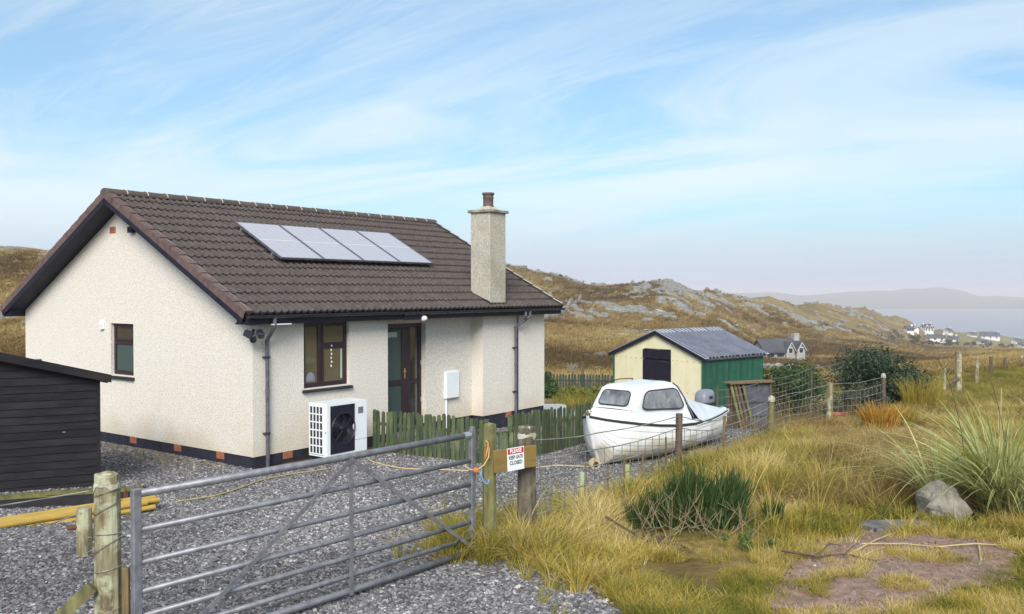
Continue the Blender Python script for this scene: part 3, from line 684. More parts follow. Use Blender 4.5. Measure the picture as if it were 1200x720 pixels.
Bx(3.75, 4.06, y0+.012, y0+.018, 2.13, 2.235, 'paper_notice', PAPER, do, c=0)
mm = MB(); mm.cbox(4.255, 4.295, y0-.012, y0, 1.24, 1.46, .004); mm.tube([(4.275, y0-.01, 1.40), (4.275, y0-.055, 1.40), (4.17, y0-.06, 1.395)], .010, 8); mm.build('handle', BRASS, do, smooth=False)
Bx(4.775, 4.80, y0-.012, y0+.002, 1.50, 1.60, 'hinge', ALU, fro, c=.003); Bx(4.775, 4.80, y0-.012, y0+.002, .70, .80, 'hinge', ALU, fro, c=.003)
Bx(3.40, 4.9, -.10, .42, -.06, .14, 'door_step', SLATE, house, c=.01)

# roof: slab with boxed soffits, then the tiles one by one
UL, UR = -VOV, LF+VOV; CX, SX = math.cos(PA), math.sin(PA); SLEN = (WG/2+EOV)/CX
NF = Vector((0, -SX, CX)); DU = Vector((0, CX, SX))          # outward normal, up-slope direction of the front
roof = MB()
for sgn in (1, -1):
    def pt(u, s_, h): 
        p = Vector((u, -EOV, ZE)) + DU*s_ + NF*h
        return p if sgn == 1 else Vector((p.x, WG-p.y, p.z))
    roof.add([pt(u, s_, h) for h in (-.20, -.055) for u, s_ in ((UL+.03, .05), (UR-.03, .05), (UR-.03, SLEN-.03), (UL+.03, SLEN-.03))],
             [(0, 1, 2, 3), (7, 6, 5, 4), (0, 4, 5, 1), (1, 5, 6, 2), (2, 6, 7, 3), (3, 7, 4, 0)])
roof = roof.build('roof', NAVY, house)
# eaves: soffit, fascia; deeper fascia over the porch
so_ = MB(); so_.box(UL+.05, UR-.05, -.255, .002, ZS-.012, ZS+.012); so_.box(3.307, 6.404, .002, .33, ZS-.012, ZS+.012); so_.box(UL+.05, UR-.05, WG, WG+.255, ZS-.012, ZS+.012)
so_.build('soffit', NAVY, house)
fa = MB(); fa.cbox(UL+.06, UR-.06, -.282, -.256, ZS-.02, ZE-.06, .004); fa.cbox(UL+.06, UR-.06, WG+.256, WG+.282, ZS-.02, ZE-.06, .004); fa.build('fascia', NAVY, house)
Bx(3.46, 4.05, -.312, -.284, ZS-.03, ZS+.105, 'fascia_board', NAVY, house, c=.004)
# barge boards with their soffit boxes
for sgn in (1, -1):
    for u0, u1 in ((UL+.005, UL+.029), (UR-.029, UR-.005)):
        bb = MB()
        pts = [Vector((0, -EOV, ZE))+DU*a+NF*h for a, h in ((.0, -.21), (SLEN-.10*SL, -.21), (SLEN, -.05), (.02, -.05))]
        pts = [Vector((u0, p.y if sgn == 1 else WG-p.y, p.z)) for p in pts]
        bb.prism(pts, (u1-u0, 0, 0)); bb.build('barge_board', NAVY, house)
    yb = (-.25, -.02) if sgn == 1 else (WG+.02, WG+.25)
    for u0, u1 in ((UL+.06, -.002), (LF+.002, UR-.06)): MB().prism([(u0, yb[0], ZS-.01), (u0, yb[1], ZS-.01), (u0, yb[1], ZS+.14 if sgn == 1 else ZS+.03), (u0, yb[0], ZS+.03 if sgn == 1 else ZS+.14)], (u1-u0, 0, 0)).build('soffit_box', NAVY, house)
Bx(-.10, -.004, 3.57, 3.72, 4.24, 4.36, 'purlin_end', NAVY, house, c=.006)
def tile_mesh(w=.303, gl=.350, lap=.07):
    """double roman tile: two rolls, a thick lower edge; local x along the eave, y up the slope, z out"""
    prof = [(0, 0), (.02, .0), (.080, .0), (.094, .022), (.118, .030), (.142, .022), (.156, .0), (.232, .0), (.246, .022), (.270, .030), (.294, .022), (.303, .004)]
    mm = MB(); P_ = []
    for yy, zz in ((0, -.016), (0, .024), (gl+lap, -.018)):
        P_.append([(x, yy, zz+(h if zz > -.02 or yy else h*.35)) for x, h in prof])
    mm.grid(P_); return mm
tme = tile_mesh().mesh('roof_tile', recalc=False)
tme.materials.append(TILE)
GAUGE = SLEN/14.0; NCOL = 32; TW = (UR-UL-.10)/NCOL
def tile_matrix(col_, row, back=False):
    yy = row*GAUGE
    base = Vector((UL+.05+col_*TW, -EOV, ZE)) + DU*yy + NF*(-.016)
    rot = Matrix(((1, 0, 0), (0, CX, -SX), (0, SX, CX))).to_4x4()
    rot = rot @ Matrix.Rotation(math.radians(.6), 4, 'X')
    return Matrix.Translation(base) @ rot @ Matrix.Diagonal((TW/.303, GAUGE/.35, 1, 1))
slots = []
for r_i in range(14):
    for c_i in range(NCOL):
        p = HP(*(tile_matrix(c_i, r_i) @ Vector((.15, .17, 0))))
        slots.append((p.length, c_i, r_i))
slots.sort(); rest = MB(); first = True
CHX0, CHX1, CHY0, CHY1 = 6.405, 7.005, -.2, .36
for k, (d_, c_i, r_i) in enumerate(slots):
    M = tile_matrix(c_i, r_i) @ Matrix.Translation((0, random.uniform(-.003, .003), random.uniform(-.002, .003)))
    if k < 299:
        link('roof_tile', tme, None, roof).matrix_local = M
    else:
        rest.add([M @ v.co for v in tme.vertices], [tuple(p.vertices) for p in tme.polygons])
o = rest.build('roof_tiles_far', TILE, roof, recalc=False); o['kind'] = 'stuff'
# back slope: the tiles that show along the verge, one sheet beyond
Mb = Matrix.Translation((0, WG, 0)) @ Matrix.Diagonal((1, -1, 1, 1))
bs = MB()
for r_i in range(14):
    for c_i in range(2):
        M = Mb @ tile_matrix(c_i, r_i); bs.add([M @ v.co for v in tme.vertices], [tuple(reversed(p.vertices)) for p in tme.polygons])
bs.add([Mb @ (Vector((u, -EOV, ZE))+DU*s_+NF*.003) for u, s_ in ((UL+.6, 0), (UR-.05, 0), (UR-.05, SLEN), (UL+.6, SLEN))], [(3, 2, 1, 0)])
o = bs.build('roof_tiles_back', TILE, roof, recalc=False); o['kind'] = 'stuff'
# verge tiles: L-shaped cloak down the gable edge, stepped course by course, mortar between some
vm = MB(); g = GAUGE+.03
vm.add([(0, 0, -.115), (0, g, -.115), (0, 0, .030), (0, g, .012), (.13, 0, .040), (.13, g, .018), (.13, 0, .0), (0, 0, .0), (.018, 0, -.115), (.018, g, -.115)],
       [(0, 2, 3, 1), (2, 4, 5, 3), (2, 7, 6, 4), (0, 8, 7, 2), (0, 1, 9, 8)])
vme = vm.mesh('verge_tile'); vme.materials.append(VERGE)
mo = MB()
for back in (False, True):
    for side in (0, 1):
        for r_i in range(14):
            base = Vector((UL if side == 0 else UR, -EOV, ZE))+DU*(r_i*GAUGE)+NF*.004
            rot = Matrix(((1, 0, 0), (0, CX, -SX), (0, SX, CX))).to_4x4()
            M = Matrix.Translation(base) @ rot
            if side: M = M @ Matrix.Diagonal((-1, 1, 1, 1))
            if back: M = Mb @ M
            link('verge_tile', vme, None, roof).matrix_local = M
            if side == 0 and not back and r_i < 9:
                mo.add([M @ Vector(v) for v in ((.132, .03, .03), (.150, .03, .028), (.150, g-.04, .016), (.132, g-.04, .022))], [(0, 1, 2, 3)])
            if side == 1 and not back: mo.add([M @ Vector(v) for v in ((.10, .03, .052), (.0, .03, .044), (.0, g-.04, .026), (.10, g-.04, .034))], [(0, 1, 2, 3)])
mo.build('verge_mortar', MORTAR, roof, recalc=False)
# ridge: half round tiles with mortar joints
RZ = ZR-.035
def ridge_me():
    mm = MB(); n = 9; L_ = .43
    rows = []
    for x, rr in ((0, .125), (.03, .132), (L_-.002, .122)):
        rows.append([(x, rr*math.cos(a)*1.05, rr*math.sin(a)*.82) for a in [PI*(-.04)+PI*1.08*k/(n-1) for k in range(n)]])
    mm.grid(rows); mm.add([*rows[0]], [tuple(range(n))]); mm.add([*rows[-1]], [tuple(reversed(range(n)))])
    me = mm.mesh('ridge_tile', recalc=False); me.materials.append(RIDGE); return me
rme = ridge_me(); nr = 22; stp = (UR-UL)/nr; mo = MB()
for k in range(nr):
    o = link('ridge_tile', rme, None, roof, (UL+k*stp, WG/2, RZ+random.uniform(-.004, .004)), (0, random.uniform(-.006, .006), 0), (stp/.43, 1, 1))
    if k: MB().tube([(UL+k*stp-.012, WG/2+.134*math.cos(a)*1.05, RZ+.134*math.sin(a)*.82) for a in [PI*(.03+.94*j/8) for j in range(9)]], .010, 4).build('mortar_joint', MORTAR, roof)
# chimney
ch = MB(); ch.box(CHX0, CHX1, CHY0, CHY1, 2.66, 4.91); ch = ch.build('chimney', CHIM, house, bevel=.012)
cp = MB(); cp.cbox(CHX0-.055, CHX1+.055, CHY0-.055, CHY1+.055, 4.90, 4.965, .01); cp.build('chimney_cap', ROCK, ch)
fl = MB(); fl.add([(CHX0+.08, CHY0+.08, 4.965), (CHX1-.08, CHY0+.08, 4.965), (CHX1-.08, CHY1-.08, 4.965), (CHX0+.08, CHY1-.08, 4.965), (CHX0+.18, CHY0+.17, 5.06), (CHX1-.18, CHY0+.17, 5.06), (CHX1-.18, CHY1-.17, 5.06), (CHX0+.18, CHY1-.17, 5.06)],
    [(0, 1, 5, 4), (1, 2, 6, 5), (2, 3, 7, 6), (3, 0, 4, 7), (4, 5, 6, 7)]); fl.build('flaunching', CHIM, ch)
pot = MB(); pot.lathe([(.135, 5.0), (.128, 5.07), (.118, 5.09), (.118, 5.24), (.128, 5.26), (.128, 5.275), (.118, 5.285), (.120, 5.32), (.142, 5.335), (.142, 5.375), (.115, 5.38), (.10, 5.30)], 20, Matrix.Translation(((CHX0+CHX1)/2, (CHY0+CHY1)/2, 0)))
pot.build('chimney_pot', P('clay_pot', (.075, .05, .045), .8, (.12, .085, .075), scale=6), ch, smooth=True)
fs = MB(); fs.prism([(CHX0-.012, CHY0-.012, 2.70), (CHX0-.012, CHY1+.012, 2.98), (CHX0-.012, CHY1+.012, 3.10), (CHX0-.012, CHY0-.012, 2.86)], (.010, 0, 0)); fs.prism([(CHX1+.002, CHY0-.012, 2.70), (CHX1+.002, CHY1+.012, 2.98), (CHX1+.002, CHY1+.012, 3.10), (CHX1+.002, CHY0-.012, 2.86)], (.010, 0, 0))
fs.box(CHX0-.012, CHX1+.012, CHY0-.012, CHY0-.002, 2.66, 2.84); fs.build('flashing', FELT, ch)
# gutters in two runs, brackets, downpipes
def gutter(u0, u1, dz, lab):
    mm = MB(); n = 8; rows = []
    for rr in (.058, .052):
        for u in ((u0, u1) if rr > .055 else (u1, u0)):
            rows.append([(u, -.345+rr*math.cos(a), ZE-.045+dz+rr*math.sin(a)) for a in [PI+PI*k/n for k in range(n+1)]])
    mm.grid(rows); mm.prism(rows[0], (.004, 0, 0)); mm.prism([(p[0]-.004, p[1], p[2]) for p in rows[1]], (.004, 0, 0))
    o = mm.build('gutter', PLAST, house, smooth=False)
    k = u0+.35
    bm_ = MB()
    while k < u1: bm_.tube([(k, -.345+.062*math.cos(a), ZE-.045+dz+.062*math.sin(a)) for a in [PI*1.0+PI*j/6 for j in range(7)]], .008, 4); k += .95
    bm_.build('gutter_bracket', PLAST, o)
gutter(UL+.05, 3.38, 0, 0); gutter(3.42, UR-.04, -.012, 0)
def downpipe(u, clips, uo=None):
    mm = MB(); uo = uo if uo is not None else u
    mm.tube([(uo, -.345, ZE-.09), (uo, -.345, ZS-.03), (uo, -.33, ZS-.06), (u, -.085, ZS-.29), (u, -.07, ZS-.33), (u, -.07, .02)], .034, 10)
    for z in (ZS-.32, 1.35): mm.tube([(u, -.07, z-.03), (u, -.07, z+.03)], .041, 10)
    o = mm.build('downpipe', GREYPIPE, house, smooth=False); b_ = MB()
    for z in clips: b_.cbox(u-.06, u+.06, -.085, -.001, z-.012, z+.012, .004); b_.tube([(u, -.07, z-.02), (u, -.07, z+.02)], .044, 10)
    b_.build('pipe_clip', PLAST, o); return o
dp = downpipe(.255, (1.95, .62), .20); Bx(.16, .55, -.37, -.285, ZS-.03, ZS-.012, 'pipe_bracket', WHITE, dp, c=.002)
dp = downpipe(7.587, (1.75, .70), 7.78); mm = MB(); mm.tube([(7.60, -.345, ZE-.10), (7.60, -.345, ZS-.03), (7.62, -.33, ZS-.06)], .034, 10); mm.build('pipe_stub', GREYPIPE, dp); 
mm = MB(); mm.tube([(7.72, -.03, .05), (7.72, -.03, ZS)], .014, 6); mm.build('cable', PLAST, dp)

# things fixed to the house
def fixed(name, label, cat, u, b, z, rz=0):
    t = thing(name, label, cat, HP(u, b, z), YAW+rz); return t
# solar panels on the roof: four in a row
u0, u1, s0, s1 = 1.73, 6.24, (1.40+EOV)/CX, (2.86+EOV)/CX
pw = (u1-u0)/4
slab_ = ['solar panel nearest the gable end of the roof', 'second solar panel from the gable end, just left of the row middle', 'third solar panel from the gable end, just right of the row middle', 'solar panel nearest the chimney']
MH = Matrix.Translation((AX, AY, 0)) @ Matrix.Rotation(YAW, 4, 'Z')
RS = Matrix(((1, 0, 0), (0, CX, -SX), (0, SX, CX))).to_4x4()
sp = None
for k in range(4):
    M = MH @ Matrix.Translation(Vector((u0+k*pw, -EOV, ZE))+DU*s0+NF*.09) @ RS
    if k == 0:
        sp = bpy.data.objects.new('solar_panel', None); COL.objects.link(sp)
        L_ = s1-s0; w_ = pw-.022; f = MB(); e = .022
        f.box(0, e, 0, L_, 0, .04); f.box(w_-e, w_, 0, L_, 0, .04); f.box(e, w_-e, 0, e, 0, .04); f.box(e, w_-e, L_-e, L_, 0, .04); f.box(e, w_-e, e, L_-e, 0, .02); f.build('frame', GREYPIPE, sp)
        for a, b_ in ((e+.001, L_/2-.006), (L_/2+.006, L_-e-.001)): MB().box(e+.001, w_-e-.001, a, b_, .022, .034).build('cell_sheet', SOLAR, sp)
        MB().box(e+.001, w_-e-.001, L_/2-.0055, L_/2+.0055, .022, .035).build('centre_strip', WHITE, sp)
        MB().box(-.03, w_+.03, .25, .29, -.09, -.001).build('mounting_rail', ALU, sp); MB().box(-.03, w_+.03, L_-.30, L_-.26, -.09, -.001).build('mounting_rail', ALU, sp)
        o = sp
    else: o = copy_tree(sp)
    o.matrix_world = M; tag(o, slab_[k], 'solar panel', 'solar panels on the bungalow roof')
# heat pump
hp = thing('heat_pump', 'white heat pump with black fan grille below the front window', 'heat pump', HP(1.02, -.74, 0), YAW)
hw, hd, hz0, hz1 = .97, .48, .15, 1.10
bo = MB(); wall_grid(bo, 0, hw, hz0, hz1, [(.08, .65, .205, 1.05)], 0, .2); bo.box(.002, hw-.002, .2, hd, hz0+.002, hz1-.002); bo.build('body', WHITE, hp, recalc=False)
fp = MB(); n = 40; cx_, cz_, R_ = .375, .63, .285
ring = [(cx_+R_*math.cos(2*PI*k/n), -.012, cz_+R_*math.sin(2*PI*k/n)) for k in range(n)]
def rect_pt(a, x0=.075, x1=.655, z0=.20, z1=1.055):
    c, s = math.cos(a), math.sin(a); t = min(((x1-cx_)/c if c > 1e-6 else (x0-cx_)/c if c < -1e-6 else 9), ((z1-cz_)/s if s > 1e-6 else (z0-cz_)/s if s < -1e-6 else 9)); return (cx_+c*t, -.012, cz_+s*t)
angs = sorted(set([2*PI*k/n for k in range(n)]))
outr = [rect_pt(a) for a in angs]
corners = [math.atan2(zc-cz_, xc-cx_) % (2*PI) for xc, zc in ((.655, 1.055), (.075, 1.055), (.075, .20), (.655, .20))]
angs = sorted(angs+corners); ring = [(cx_+R_*math.cos(a), -.012, cz_+R_*math.sin(a)) for a in angs]; outr = [rect_pt(a) for a in angs]; n = len(angs)
inn = [(cx_+.26*math.cos(a), .12, cz_+.25*math.sin(a)) for a in angs]; back = [(p[0], .001, p[2]) for p in outr]
fp.add(outr+ring+inn+back, [(k, (k+1) % n, (k+1) % n+n, k+n) for k in range(n)]+[(k+n, (k+1) % n+n, (k+1) % n+2*n, k+2*n) for k in range(n)]+[(k, k+3*n, (k+1) % n+3*n, (k+1) % n) for k in range(n)])
fpan = fp.build('fan_panel', NAVY, hp)
# the body behind the fan is closed: set the fan in front of it inside the panel's dish
MB().box(.085, .645, .16, .195, .21, 1.045).build('fan_backing', PLAST, fpan)
fan = MB(); fan.lathe([(.05, -.08), (.05, .0), (.03, .012)], 12, Matrix.Translation((cx_, -.004, cz_)) @ Matrix.Rotation(PI/2, 4, 'X'))
for k in range(3):
    a = 2*PI*k/3+.4; P_ = []
    for rr in (.045, .12, .2, .262): P_.append([(cx_+rr*math.cos(a+t), .09+.03*t, cz_+rr*math.sin(a+t)) for t in (-.42, -.1, .25, .5)])
    fan.grid(P_)
fan.build('fan', NAVY, fpan, smooth=True)
gr_ = MB()
for rr in (.06, .10, .14, .18, .22, .26, .285): gr_.tube([(cx_+rr*math.cos(2*PI*k/32), -.02-(.285-rr)*.05, cz_+rr*math.sin(2*PI*k/32)) for k in range(33)], .0022 if rr < .28 else .006, 4, cap=False)
for k in range(8): a = 2*PI*k/8; gr_.tube([(cx_+.05*math.cos(a), -.030, cz_+.05*math.sin(a)), (cx_+.285*math.cos(a), -.02, cz_+.285*math.sin(a))], .003, 4)
gr_.tube([(cx_, -.034, cz_), (cx_, -.030, cz_)], .018, 10)
gr_.build('fan_guard', PLAST, fpan)
lg = MB()
sgr = Bx(-.004, .004, .10, .45, .20, 1.05, 'side_grille_backing', PLAST, hp, c=0)
wg = MB()
for k in range(7): z = .20+.85*k/6; wg.box(-.016, -.004, .09, .46, z-.010, z+.010)
for k in range(5): y = .10+.345*k/4; wg.box(-.018, -.005, y-.009, y+.009, .195, 1.055)
wg.build('side_grille', WHITE, hp)
Bx(.745, .875, -.006, .001, .86, .98, 'rating_plate', COWL, hp, c=.002)
mm = MB()
for k in range(4): mm.box(.76, .86-.012*(k % 2), -.0075, -.006, .955-k*.024-.006, .955-k*.024)
mm.build('plate_print', GREYPIPE, hp)
Bx(.665, .955, -.005, .001, .16, .385, 'lower_cover', WHITE, hp, c=.004); Bx(.665, .955, -.006, -.0015, .383, .388, 'cover_joint', GREYPIPE, hp, c=0)
for x in (.12, .82): Bx(x-.05, x+.05, -.02, hd+.02, .0, .15, 'foot', PLAST, hp, c=.01)
Bx(-.004, .02, .02, .06, .58, .60, 'grille_handle', GREYPIPE, hp, c=.002)
mm = MB(); mm.tube([(hw, .3, .5), (hw+.05, .3, .5), (hw+.07, .32, .35), (hw+.06, .36, .05)], .03, 8); mm.build('pipe', PLAST, hp)
# meter box, vent, security camera, lamp
t = fixed('meter_box', 'white meter box on the porch wall, right of the door', 'meter box', 5.40, .33, .70)
Bx(0, .455, -.08, -.001, 0, .61, 'box', WHITE, t, c=.01); Bx(.015, .44, -.09, -.081, .015, .595, 'door', WHITE, t, c=.004); mm = MB(); mm.tube([(.06, -.03, .0), (.06, -.03, -.70)], .022, 8); mm.build('conduit', WHITE, t)
t = fixed('wall_vent', 'small white box vent on the gable left of its window', 'vent', 0, 4.80, 2.42)
Bx(-.035, -.001, -.07, .07, -.09, .09, 'vent_body', WHITE, t, c=.006); Bx(-.05, -.036, -.06, .06, -.10, .02, 'vent_hood', WHITED, t, c=.004)
t = fixed('security_camera', 'twin headed black security camera under the roof corner', 'camera', -.05, -.02, 2.42)
Bx(-.06, .07, -.12, .03, .03, .24, 'bracket', WHITED, t, c=.012)
mm = MB(); mm.tube([(-.02, -.10, .02), (-.06, -.13, -.03)], .025, 8); mm.build('arm', PLAST, t)
for dx, dy, a in ((-.16, -.12, .5), (.02, -.22, -.3)):
    q = MB(); M = Matrix.Translation((dx, dy, -.04)) @ Matrix.Rotation(a, 4, 'Z') @ Matrix.Rotation(.45, 4, 'X')
    q.cbox(-.05, .05, -.11, .06, -.055, .055, .015, M); h = q.build('lamp_head', PLAST, t)
    q = MB(); q.cbox(-.042, .042, -.116, -.109, -.045, .045, .004, M); q.build('lens', GLASS, h)
q = MB(); q.lathe([(.02, -.02), (.055, -.04), (.062, -.09), (.045, -.13), (.01, -.145)], 12, Matrix.Translation((-.06, -.14, -.06))); q.build('camera_dome', PLAST, t, smooth=True)
t = fixed('porch_light', 'small white bulkhead light on the fascia above the door', 'lamp', 4.03, -.30, 2.54)
q = MB(); q.lathe([(.03, .0), (.06, .01), (.065, .05), (.05, .07)], 12, Matrix.Translation((0, .015, 0)) @ Matrix.Rotation(PI/2, 4, 'X')); q.build('base', WHITE, t)
q = MB(); q.lathe([(.05, .07), (.048, .09), (.03, .11), (.005, .115)], 12, Matrix.Translation((0, .015, 0)) @ Matrix.Rotation(PI/2, 4, 'X')); q.build('lens', WHITED, t, smooth=True)

# ------------------------------------------------------------------ black timber shed on the left
t = thing('timber_shed', 'black weatherboarded timber shed at the left edge, beside the gable', 'shed', at(-6.11, 13.4), math.radians(25.5))
EH, RS_, XR, XL = 1.69, .265, 0.0, -3.8
def lim(z): k = max(0, (z-EH)/RS_); return XL+k, XR-k
bh = .112; z = 0; k = 0
while z < 2.0:
    a0, b0 = lim(z); a1, b1 = lim(z+bh)
    if b1-a1 < .2: break
    mm = MB(); mm.prism([(a0, -.024, z), (b0, -.024, z), (b1, -.008, z+bh+.004), (a1, -.008, z+bh+.004)], (0, .02, 0)); o = mm.build('board', BOARD, t); z += bh
mm = MB(); mm.prism([(XL+.02, 0, .0), (XR-.02, 0, 0), (XR-.02, 0, EH-.01), ((XL+XR)/2, 0, EH+1.88*RS_), (XL+.02, 0, EH-.01)], (-.04, 2.2, -.32)); mm.build('wall', FELT, t)
Bx(-.045, .006, -.034, .02, 0, EH, 'corner_trim', BOARD, t, c=.004)
for sgn in (1, -1):
    mm = MB(); x_ = lambda x: x if sgn == 1 else XL-x
    mm.prism([(x_(.16), -.16, EH-.035), (x_(-1.9), -.16, EH+1.9*RS_+.005), (x_(-1.9), -.16, EH+1.9*RS_+.03), (x_(.16), -.16, EH-.01)], (0, 2.5, -.32)); mm.build('roof_sheet', FELT, t)
    mm = MB(); mm.prism([(x_(.155), -.185, EH-.115), (x_(-1.9), -.185, EH+1.9*RS_-.09), (x_(-1.9), -.185, EH+1.9*RS_+.036), (x_(.155), -.185, EH+.0)], (0, .022, 0)); mm.build('barge_board', BOARD, t)
mm = MB(); mm.cbox(-.84, -.76, -.12, .02, EH+.20, EH+.25, .004); mm.build('roof_clip', FELT, t)
mm = MB(); mm.cbox(-.50, -.46, -.030, -.02, .86, .872, .002); mm.build('plate', ALU, t)
t = thing('mossy_beam', 'moss topped black beam lying in front of the timber shed', 'beam', at(-4.85, 12.0), math.radians(20))
t.location.z += .07
Bx(-3.9, 0, -.09, .09, -.12, .14, 'beam', FELT, t, c=.015)
mm = MB(); P_ = []
for i in range(60):
    x = -3.85+3.8*i/59; P_.append([(x, -.10+.2*j/6, .125+(.045*math.sin(PI*j/6))*(.5+vnoise(i*.4, j*.7, 4))*(1 if j not in (0, 6) else 0)) for j in range(7)])
mm.grid(P_); mm.build('moss_cushion', MOSS, t, smooth=True)
# stack of yellow poles on bearers
pd = Vector((.75, .66, 0)).normalized(); pn = Vector((.66, -.75, 0)).normalized(); p0 = Vector((-4.45, 11.35, 0)); gz = .30
plab = ['yellow pole at the back of the top layer of the stack', 'second yellow pole from the back, top layer', 'middle yellow pole of the top layer', 'second yellow pole from the front, top layer', 'front yellow pole of the top layer of the stack',
        'rearmost yellow pole of the lower layer', 'yellow pole second from the back in the lower layer', 'yellow pole in the middle of the lower layer', 'yellow pole second from the front in the lower layer', 'front yellow pole of the lower layer, under the top ones']
for lay in (1, 0):
    for k in range(5):
        a = p0 + pn*(.078*(k-2)+random.uniform(-.006, .006)) + pd*random.uniform(-.35, .05); b = a - pd*3.6 + pn*random.uniform(-.04, .04)
        zz = gz+.130+lay*.064
        o = MB().tube([(a.x, a.y, zz), ((a.x+b.x)/2, (a.y+b.y)/2, zz-.012), (b.x, b.y, zz-.02)], .032, 10).build('yellow_pole', YEL, smooth=False)
        tag(o, plab[(0 if lay else 5)+k], 'pole', 'yellow poles stacked in front of the shed')
for k, s_ in enumerate((.45, 1.55, 2.6)):
    c = p0-pd*s_; t = thing('timber_bearer', ['mossy timber bearer under the yellow poles, next to the gate post', 'mossy timber bearer under the middle of the yellow poles', 'mossy bearer under the left end of the yellow poles'][k], 'timber', (c.x, c.y, Z(c.x, c.y)), math.atan2(pn.y, pn.x), 'bearers under the yellow poles')
    h = gz+.098-Z(c.x, c.y); Bx(-.30, .34, -.05, .05, -.05, h-.02, 'block', WOODG, t, c=.012)
    mm = MB()
    for q in range(16): x = random.uniform(.2, .42); a_ = random.uniform(-.09, .09); mm.lathe([(.03, 0), (.035, .02), (.02, .045), (.004, .055)], 7, Matrix.Translation((x, a_, -.01+.25*max(0, .3-x))))
    mm.build('moss_tuft', MOSS, t, smooth=True)
t = thing('rusty_bracket', 'rusty steel bracket with bolts at the end of the yellow poles', 'bracket', (-4.86, 11.35, Z(-4.86, 11.35)+.08), .7); t.scale = (.7, .7, .65)
Bx(-.14, .14, -.02, .02, .0, .05, 'base_bar', RUST, t, c=.004); Bx(-.03, .03, -.02, .02, .05, .26, 'upright', RUST, t, c=.004)
mm = MB(); mm.lathe([(.035, .24), (.035, .27), (.018, .275), (.018, .31)], 6); mm.build('bolt', RUST, t)

# ------------------------------------------------------------------ gate and its posts
t = thing('field_gate', 'galvanised seven bar field gate with V bracing, closed', 'gate', (-2.56, 6.14, .5), math.radians(49.65))
GL = 3.36; zt = 1.22; offs = [0, .25, .475, .675, .845, 1.0, 1.13]
Bx(-.03, .03, -.025, .025, -.02, zt+.035, 'stile', GALV, t, c=.006); Bx(GL-.03, GL+.03, -.025, .025, .03, zt+.05, 'stile', GALV, t, c=.006)
for k, o_ in enumerate(offs):
    MB().tube([(.028, 0, zt-o_), (GL*.5, 0, zt-o_-.004), (GL-.028, 0, zt-o_)], .029 if k in (0, 6) else .021, 10).build('rail', GALV, t, smooth=True)
MB().beam((1.846, -.032, zt-.03), (1.846, -.032, .06), .012, .036, up=(1, 0, 0)).build('centre_upright', GALV, t)
MB().beam((1.846, -.044, zt-.02), (.06, -.044, -.0), .010, .036, up=(1, 0, 0)).build('brace', GALV, t)
MB().beam((1.846, -.040, zt-.02), (GL-.02, -.040, .13), .010, .036, up=(1, 0, 0)).build('brace', GALV, t)
for x, zz in ((1.846, zt-.03), *[(1.846, zt-q) for q in offs[1:]]): pass
mm = MB(); mm.tube([(GL, 0, zt+.05), (GL, 0, zt+.075)], .026, 10); mm.build('stile_cap', GALV, t)
mm = MB(); mm.tube([(GL-.12, 0, zt), (GL-.035, 0, zt)], .033, 10); mm.build('collar', ALU, t)
def post(nm, label, cat, x, y, top, r, mat, group=None, lean=(0, 0), n=10, cap=None, seed=0, base=None, sq=1):
    zb = Z(x, y) if base is None else base; t = thing(nm, label, cat, (x, y, zb), 0, group); rr = np.random.default_rng(seed)
    h = top-zb; P_ = []; ns = 7; R_ = []
    prof = [1+rr.uniform(-.10, .10) for _ in range(n)]
    rows = []
    for i in range(ns+1):
        f = i/ns; rows.append([(lean[0]*f+r*(1.06-.10*f)*prof[k]*(1+rr.uniform(-.03, .03))*math.cos(2*PI*k/n), lean[1]*f+r*(1.06-.10*f)*prof[k]*(1+rr.uniform(-.03, .03))*math.sin(2*PI*k/n), -.15+(h+.15)*f+(rr.uniform(-.25, .25)*r if i == ns else 0)) for k in range(n)])
    vs = [v for q in rows for v in q]; c = len(vs); vs.append((lean[0], lean[1], h+.02*r/.05))
    fs = [(i*n+k, i*n+(k+1) % n, (i+1)*n+(k+1) % n, (i+1)*n+k) for i in range(ns) for k in range(n)]+[(ns*n+k, ns*n+(k+1) % n, c) for k in range(n)]
    MB().add(vs, fs).build('stake', mat, t)
    if cap:
        mm = MB(); q = []
        for i in range(5):
            f = i/4; q.append([(lean[0]+r*1.05*(1-.5*f**2)*prof[k]*math.cos(2*PI*k/n), lean[1]+r*1.05*(1-.5*f**2)*prof[k]*math.sin(2*PI*k/n), h-.10*(1-f)*rr.uniform(.5, 1.2)+.02*f) for k in range(n)]+[])
        for row in q: row.append(row[0])
        mm.grid(q); mm.add(q[-1][:-1], [tuple(range(n))]); mm.build('lichen_cap', cap, t, smooth=True)
    return t
pl = post('gate_post', 'pale lichened round gate post left of the field gate', 'post', -2.83, 6.32, 1.81, .088, WOODP, seed=3, cap=LICHEN, n=14)
pr = post('gate_post', 'greenish square sawn gate post holding the latch end of the gate', 'post', -.225, 8.77, 1.80, .068, WOODG, seed=5, n=8)
ps = post('straining_post', 'round straining post with a lichen crust on top, behind the sign', 'post', .150, 9.17, 1.71, .088, WOODM, seed=9, cap=LICHEN, n=12)
pl_b = pl.location.z
t = thing('post_offcut', 'short round timber offcut fixed to the left side of the pale gate post', 'timber', (-2.965, 6.25, 1.27))
mm = MB(); mm.lathe([(.050, 0), (.054, .1), (.052, .25), (.050, .33)], 10); mm.build('timber', WOODP, t); mm = MB(); mm.tube([(-.10, -.03, .195), (-.02, -.02, .205)], .018, 8); mm.build('bolt', RUST, t)
t = thing('timber_brace', 'mossy diagonal brace at the foot of the pale gate post', 'brace', (-2.90, 6.22, 1.06)); MB().beam((0, 0, 0), (-.62, -.12, -.60), .05, .085).build('timber', WOODG, t)
